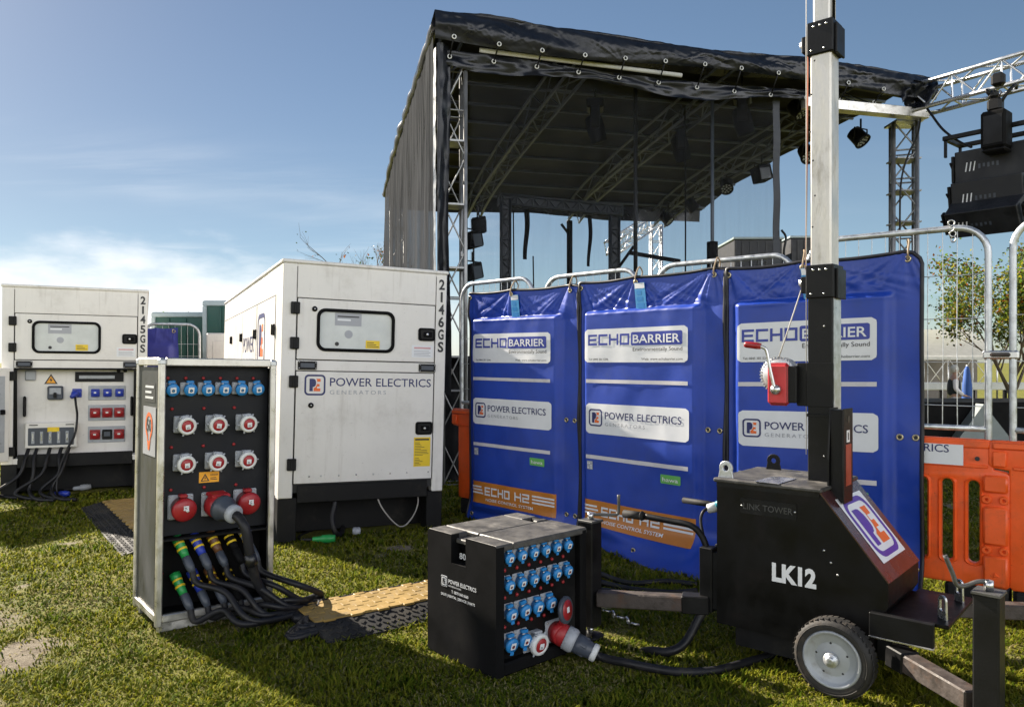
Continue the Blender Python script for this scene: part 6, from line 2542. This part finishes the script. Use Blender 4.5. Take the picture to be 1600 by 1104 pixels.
def tree(name, label, base, h, seed, depth=4, leaves=0, leaf_m=None, size=.06, r=.07, spread=.35, lean=(0, 0, 1)):
    rng = random.Random(seed)
    t = thing(name, label, 'tree', base)
    mb = MB(); tips = []
    trunk_h = h * .30
    mb.tube([V((0, 0, -.1)), V((.02, 0, trunk_h * .5)), V((.0, .02, trunk_h))], [r * 1.3, r, r * .85], BARK, 8)
    for i in range(5):
        a = i * 2 * math.pi / 5 + rng.random()
        d = (V((math.cos(a) * spread * 1.6, math.sin(a) * spread * 1.6, 1)) + V(lean) * .2).normalized()
        grow(mb, V((0, .02, trunk_h * (.75 + .06 * i))), d, h * .30, r * .55, depth - 1, rng, tips, BARK)
    mb.build('trunk', t)
    if leaves:
        lf = MB()
        mats = leaf_m
        for i in range(leaves):
            c = rng.choice(tips) + V((rng.gauss(0, .14), rng.gauss(0, .14), rng.gauss(0, .13)))
            a = V((rng.uniform(-1, 1), rng.uniform(-1, 1), rng.uniform(-1, 1))).normalized()
            b = a.orthogonal().normalized()
            b = (b * math.cos(i) + a.cross(b) * math.sin(i))
            s = size * rng.uniform(.6, 1.3)
            lf.add([c - a * s * .5, c + b * s * .30, c + a * s * .5, c - b * s * .30], [(0, 1, 2, 3)], mats[rng.choices(range(len(mats)), weights=(5, 3, 2, 1)[:len(mats)])[0]])
        lf.build('crown', t, recalc=False)
    return t


def leaf_mat(n, c):
    return mat(n, c, .55, var=.2, scale=2, trans=.6)


L1 = leaf_mat('leaf_olive', (.10, .17, .02))
L2 = leaf_mat('leaf_gold', (.30, .27, .02))
L3 = leaf_mat('leaf_rust', (.23, .075, .015))
L4 = leaf_mat('leaf_dark', (.03, .045, .012))


def background():
    b = at(1580, 640, 17.0)
    tree('autumn_tree', 'small autumn tree with green and gold leaves beyond the fence', (b.x, 17.0, -.30), 4.15, 21, 5, 11000, [L1, L2, L4, L3], .075, .07, .46)
    b = at(1652, 640, 19.0)
    tree('autumn_tree', 'second autumn tree with thin crown at the picture edge beyond the fence', (b.x, 19.0, -.35), 4.6, 31, 5, 9000, [L1, L4, L2, L3], .085, .07, .42)
    b = at(585, 560, 34)
    tree('bare_tree', 'bare branched tree rising behind the stage curtain', (b.x, 34, -.42), 7.8, 5, 5, 200, [L4, L3], .13, .16, .34)
    b = at(252, 560, 40)
    tree('bare_tree', 'bare twiggy tree top above the green container', (b.x, 40, -.42), 4.9, 9, 5, 500, [L4, L1], .10, .10, .5)
    # white marquee
    a = at(1405, 560, 36); c = at(1558, 560, 36)
    t = thing('marquee', 'white marquee with a shallow pitched roof far beyond the fence', 'marquee', (a.x, 36, -.42))
    w = c.x - a.x; eh = at(0, 556, 36).z + .42; rh = at(0, 511, 36).z + .42
    CV = mat('white_canvas', (.80, .80, .79), .6, var=.06, trans=.65)
    mb = MB()
    dp = 5.0
    vs = [(-.2, -.1, eh), (w + .2, -.1, eh), (w + .2, dp / 2, rh), (-.2, dp / 2, rh), (-.2, dp, eh), (w + .2, dp, eh)]
    mb.add(vs, [(0, 1, 2, 3), (3, 2, 5, 4), (0, 3, 4), (1, 5, 2)], CV)
    mb.box(-.2, w + .2, -.13, -.1, eh - .18, eh + .02, CV)
    mb.build('roof', t)
    mb = MB()
    mb.box(.02, w - .02, 1.5, 1.6, 0, eh, mat('marquee_inside', (.19, .17, .15), .8, var=.25, scale=1.2))
    mb.build('wall', t)
    for i in range(5):
        mb = MB()
        mb.tube([(w * i / 4, 0, 0), (w * i / 4, 0, eh)], .04, ALU, 8)
        if i < 4:
            mb.tube([(w * i / 4, 0, eh - .1), (w * (i + 1) / 4, 0, .5)], .02, ALU, 6)
            mb.tube([(w * i / 4, 0, .5), (w * (i + 1) / 4, 0, eh - .1)], .02, ALU, 6)
        mb.build('pole', t)
    # pale rail with struts in front of it
    a = at(1420, 604, 22); c = at(1720, 604, 22)
    t = thing('barrier_rail', 'pale horizontal rail on dark legs crossing behind the person', 'rail', (a.x, 22, -.45))
    z1 = at(0, 597, 22).z + .45; z0 = at(0, 609, 22).z + .45
    mb = MB()
    mb.box(0, c.x - a.x, -.04, .04, z0, z1, WHITEP, .02)
    mb.build('rail', t)
    for i in range(7):
        mb = MB()
        x = (c.x - a.x) * i / 6
        mb.bar((x, 0, 0), (x, 0, z0), .08, .08, BLKM, up=(0, 1, 0))
        mb.build('leg', t)
    # dark draped platform and pale triangular gusset
    a = at(1415, 640, 13.5)
    t = thing('draped_platform', 'low black draped platform with a grey triangular end behind the fence mesh', 'platform', (a.x, 13.5, -.1))
    zt = at(0, 628, 13.5).z + .1
    mb = MB()
    mb.box(0, 3.2, 0, 1.5, 0, zt, BLKM, .01)
    mb.build('drape', t)
    mb = MB()
    q = [(at(1494, 672, 13.2).x - a.x, .12), (at(1540, 632, 13.2).x - a.x, zt - .02), (at(1590, 672, 13.2).x - a.x, .12)]
    mb.prism(q, frame((0, 0, 0), (1, 0, 0), (0, 0, 1)), .02, .25, mat('grey_green_sheet', (.19, .22, .22), .5, var=.1))
    mb.build('end_panel', t)
    # person seen through the mesh
    person()
    a = at(1511, 640, 20.4)
    t = thing('blue_parasol', 'folded blue parasol standing beside the grey haired person', 'parasol', (a.x, 20.4, -.42))
    zt = at(0, 572, 20.4).z + .42
    mb = MB()
    mb.lathe([(.03, zt), (.07, zt - .1), (.12, zt - .5), (.13, zt - .95), (.10, zt - 1.1)], (0, 0, 0), (0, 0, 1), mat('parasol_cloth', (.03, .10, .36), .7, var=.3, scale=3, stretch=(8, 8, .5)), 12)
    mb.build('canopy', t)
    mb = MB()
    mb.tube([(0, 0, 0), (0, 0, zt + .04)], .025, WHITEP, 8)
    mb.lathe([(.25, 0), (.25, .05), (.05, .08)], (0, 0, 0), (0, 0, 1), GREYP, 16)
    mb.build('pole', t)
    # green containers on the other side
    GC = GCONT
    for (x0, x1, y0, d, dep, lab) in ((236, 330, 488, 13.6, 2.4, 'low dark green container with pale trim behind the open generator'), (316, 345, 470, 12.9, 2.4, 'taller dark green container next to the closed generator flank')):
        a = at(x0, y0, d); c = at(x1, y0, d)
        t = thing('container', lab, 'container', (a.x, d, -.02), 0, 'dark green containers')
        h = a.z + .02
        wd = c.x - a.x if x0 < 300 else 1.1
        mb = MB()
        mb.box(.03, wd - .03, .03, dep, 0, h - .02, GC)
        for i in range(1, int(wd / .3)):
            mb.box(i * .3 - .02, i * .3 + .02, .01, .03, .1, h - .1, GC, .004)
        mb.build('wall', t)
        mb = MB()
        mb.box(0, wd, 0, .05, h - .08, h, GTRIM, .01)
        mb.box(0, .07, 0, .05, 0, h - .08, GTRIM, .01)
        mb.box(wd - .07, wd, 0, .05, 0, h - .08, GTRIM, .01)
        mb.box(0, wd, .05, dep, h - .02, h + .01, GTRIM, .006)
        mb.build('trim', t)
    # small cream set behind the long generator
    a = at(322, 520, 11.9)
    t = thing('small_generator', 'small cream generator partly hidden behind the longer one', 'generator', (a.x, 11.9, 0), R(8))
    mb = MB()
    mb.box(0, .9, 0, 1.6, .25, a.z, GEN, .02)
    mb.build('canopy', t)
    mb = MB()
    mb.box(.02, .88, .02, 1.58, 0, .25, SKID)
    mb.build('base', t)
    mb = MB()
    mb.box(.10, .80, -.012, 0, .45, a.z - .12, GEN, .004)
    dr = mb.build('door', t)
    k = MB()
    k.box(.70, .76, -.03, -.012, 1.2, 1.4, BLK, .006)
    k.build('handle', dr)
    # barrier with fence between the generators
    A = at(224, 560, 10.6); B = at(312, 560, 10.9)
    A.z = B.z = 0
    fence_panel(A, B, 'mesh fence panel in front of the green containers', at(0, 506, 10.7).z)
    d = (B - A).normalized()
    A2 = A + V((0, -.06, 0)); B2 = at(278, 560, 10.55); B2.z = 0
    t = thing('sound_barrier', 'blue quilted barrier hung on the fence by the green containers', 'sound barrier', A2, math.atan2(B2.y - A2.y, B2.x - A2.x))
    W = (B2 - A2).length
    f = barrier_fn(W, 6, 0, 0)
    hh = at(0, 512, 10.55).z / BH
    mb = MB()
    mb.sheet(lambda u, v: (lambda p: V((p.x, p.y, p.z * hh)))(f(u * W, v * BH)), 40, 60, mat('blue_vinyl_faded', (.05, .06, .33), .4, var=.1))
    mb.sheet(lambda u, v: (lambda p: V((p.x, max(p.y, -.02) + .02, p.z * hh)))(f(u * W, v * BH)), 12, 20, mat('blue_vinyl_faded', (.05, .06, .33), .4, var=.1))
    mb.build('quilt', t, recalc=False)
    mb = MB()
    p = f(W * .9, BH - .05, .006); p.z *= hh
    mb.ring(p, (0, -1, 0), .02, .007, BRASS, 12, 5)
    mb.build('eyelet', t)


def skin_mesh(name, verts, edges, radii, m, parent, sub=1):
    me = bpy.data.meshes.new(name)
    me.from_pydata([tuple(v) for v in verts], edges, [])
    ob = bpy.data.objects.new(name, me)
    COL.objects.link(ob)
    sk = ob.modifiers.new('skin', 'SKIN')
    sk.use_smooth_shade = True
    for i, r in enumerate(radii):
        r = r if isinstance(r, tuple) else (r, r)
        me.skin_vertices[0].data[i].radius = r
    me.skin_vertices[0].data[0].use_root = True
    sb = ob.modifiers.new('sub', 'SUBSURF'); sb.levels = sub; sb.render_levels = sub
    dg = bpy.context.evaluated_depsgraph_get()
    me2 = bpy.data.meshes.new_from_object(ob.evaluated_get(dg))
    bpy.data.objects.remove(ob)
    me2.name = name
    me2.materials.clear()
    me2.materials.append(m)
    o = bpy.data.objects.new(name, me2)
    COL.objects.link(o)
    o.parent = parent
    return o


def person():
    a = at(1491, 640, 20.0)
    t = thing('person', 'grey haired person in dark sleeveless vest over white shirt, hands held low in front', 'person', (a.x, 20.0, -.42), R(75))
    # faces -y before the turn; so after it looks towards +x... built facing -y
    SK = mat('skin', (.42, .24, .17), .55, var=.06)
    SH = mat('white_shirt', (.80, .76, .78), .7, var=.08)
    VS = mat('dark_vest', (.022, .028, .034), .75, var=.2)
    TR = mat('pale_trousers', (.45, .43, .42), .75, var=.1)
    v = [(0, 0, .98), (0, .01, 1.15), (0, .0, 1.35), (0, .02, 1.45), (0, -.01, 1.53), (0, -.03, 1.60), (0, -.035, 1.68), (0, -.02, 1.74),
         (-.20, .02, 1.42), (-.28, .04, 1.17), (-.21, -.17, 1.00), (-.13, -.26, .99),
         (.20, .02, 1.42), (.28, .04, 1.17), (.21, -.17, 1.00), (.13, -.26, .99),
         (-.10, .0, .90), (-.11, .02, .50), (-.11, .04, .09), (-.11, -.12, .04),
         (.10, .0, .90), (.11, -.02, .50), (.11, .0, .09), (.11, -.16, .04)]
    e = [(0, 1), (1, 2), (2, 3), (3, 4), (4, 5), (5, 6), (6, 7), (3, 8), (8, 9), (9, 10), (10, 11), (3, 12), (12, 13), (13, 14), (14, 15), (0, 16), (16, 17), (17, 18), (18, 19), (0, 20), (20, 21), (21, 22), (22, 23)]
    r = [(.15, .11), (.15, .11), (.17, .11), (.10, .07), .052, .075, .085, .06, .06, .045, .036, .03, .06, .045, .036, .03, .085, .058, .042, .038, .085, .058, .042, .038]
    body = skin_mesh('body', v, e, r, SK, t, 2)
    # face and fingers
    mb = MB()
    for s in (-1, 1):
        mb.lathe([(.012, 0), (.008, .006), (0, .008)], (s * .033, -.112, 1.665), (0, -1, 0), DARKT, 8)
        mb.lathe([(.02, 0), (.012, .018)], (s * .085, -.02, 1.655), (s, .2, 0), SK, 8)
    mb.lathe([(.018, 0), (.010, .022), (0, .03)], (0, -.105, 1.638), (0, -1, -.25), SK, 8)
    mb.box(-.025, .025, -.108, -.098, 1.592, 1.600, REDP, .002)
    for s in (-1, 1):
        for i in range(4):
            x0 = s * (.13 - .008) + (i - 1.5) * .019
            mb.tube([(x0, -.27, .985), (x0, -.32 - .008 * (i in (1, 2)), .975), (x0 - s * .004, -.345 - .008 * (i in (1, 2)), .955)], [.010, .009, .007], SK, 6)
        mb.tube([(s * .095, -.255, .995), (s * .065, -.29, .99), (s * .06, -.315, .98)], [.011, .010, .008], SK, 6)
    me = mb.build('face_and_fingers', body)
    me.name = 'face'
    skin_mesh('vest', [(0, .0, .96), (0, .01, 1.15), (0, .0, 1.36), (0, .02, 1.46)], [(0, 1), (1, 2), (2, 3)], [(.19, .17), (.19, .175), (.205, .17), (.12, .11)], VS, t, 2)
    for s in (-1, 1):
        skin_mesh('sleeve', [(s * .20, .02, 1.43), (s * .285, .04, 1.17), (s * .235, -.15, 1.01)], [(0, 1), (1, 2)], [.075, .062, .05], SH, t, 2)
        skin_mesh('trouser_leg', [(s * .085, .0, 1.0), (s * .11, .02 * (-s), .50), (s * .11, .02, .07)], [(0, 1), (1, 2)], [(.13, .15), .085, .07], TR, t, 2)
        q = MB()
        q.box(s * .11 - .05, s * .11 + .05, -.20, .08, 0, .09, BLKM, .03)
        q.build('shoe', t)
    mb = MB()
    mb.lathe([(.0, .115), (.05, .11), (.088, .07), (.098, .02), (.095, -.03), (.075, -.07)], (0, -.012, 1.675), (0, .28, 1), mat('grey_hair', (.62, .60, .57), .8, var=.2, scale=40), 16)
    mb.build('hair', t)


background()
build_grass()
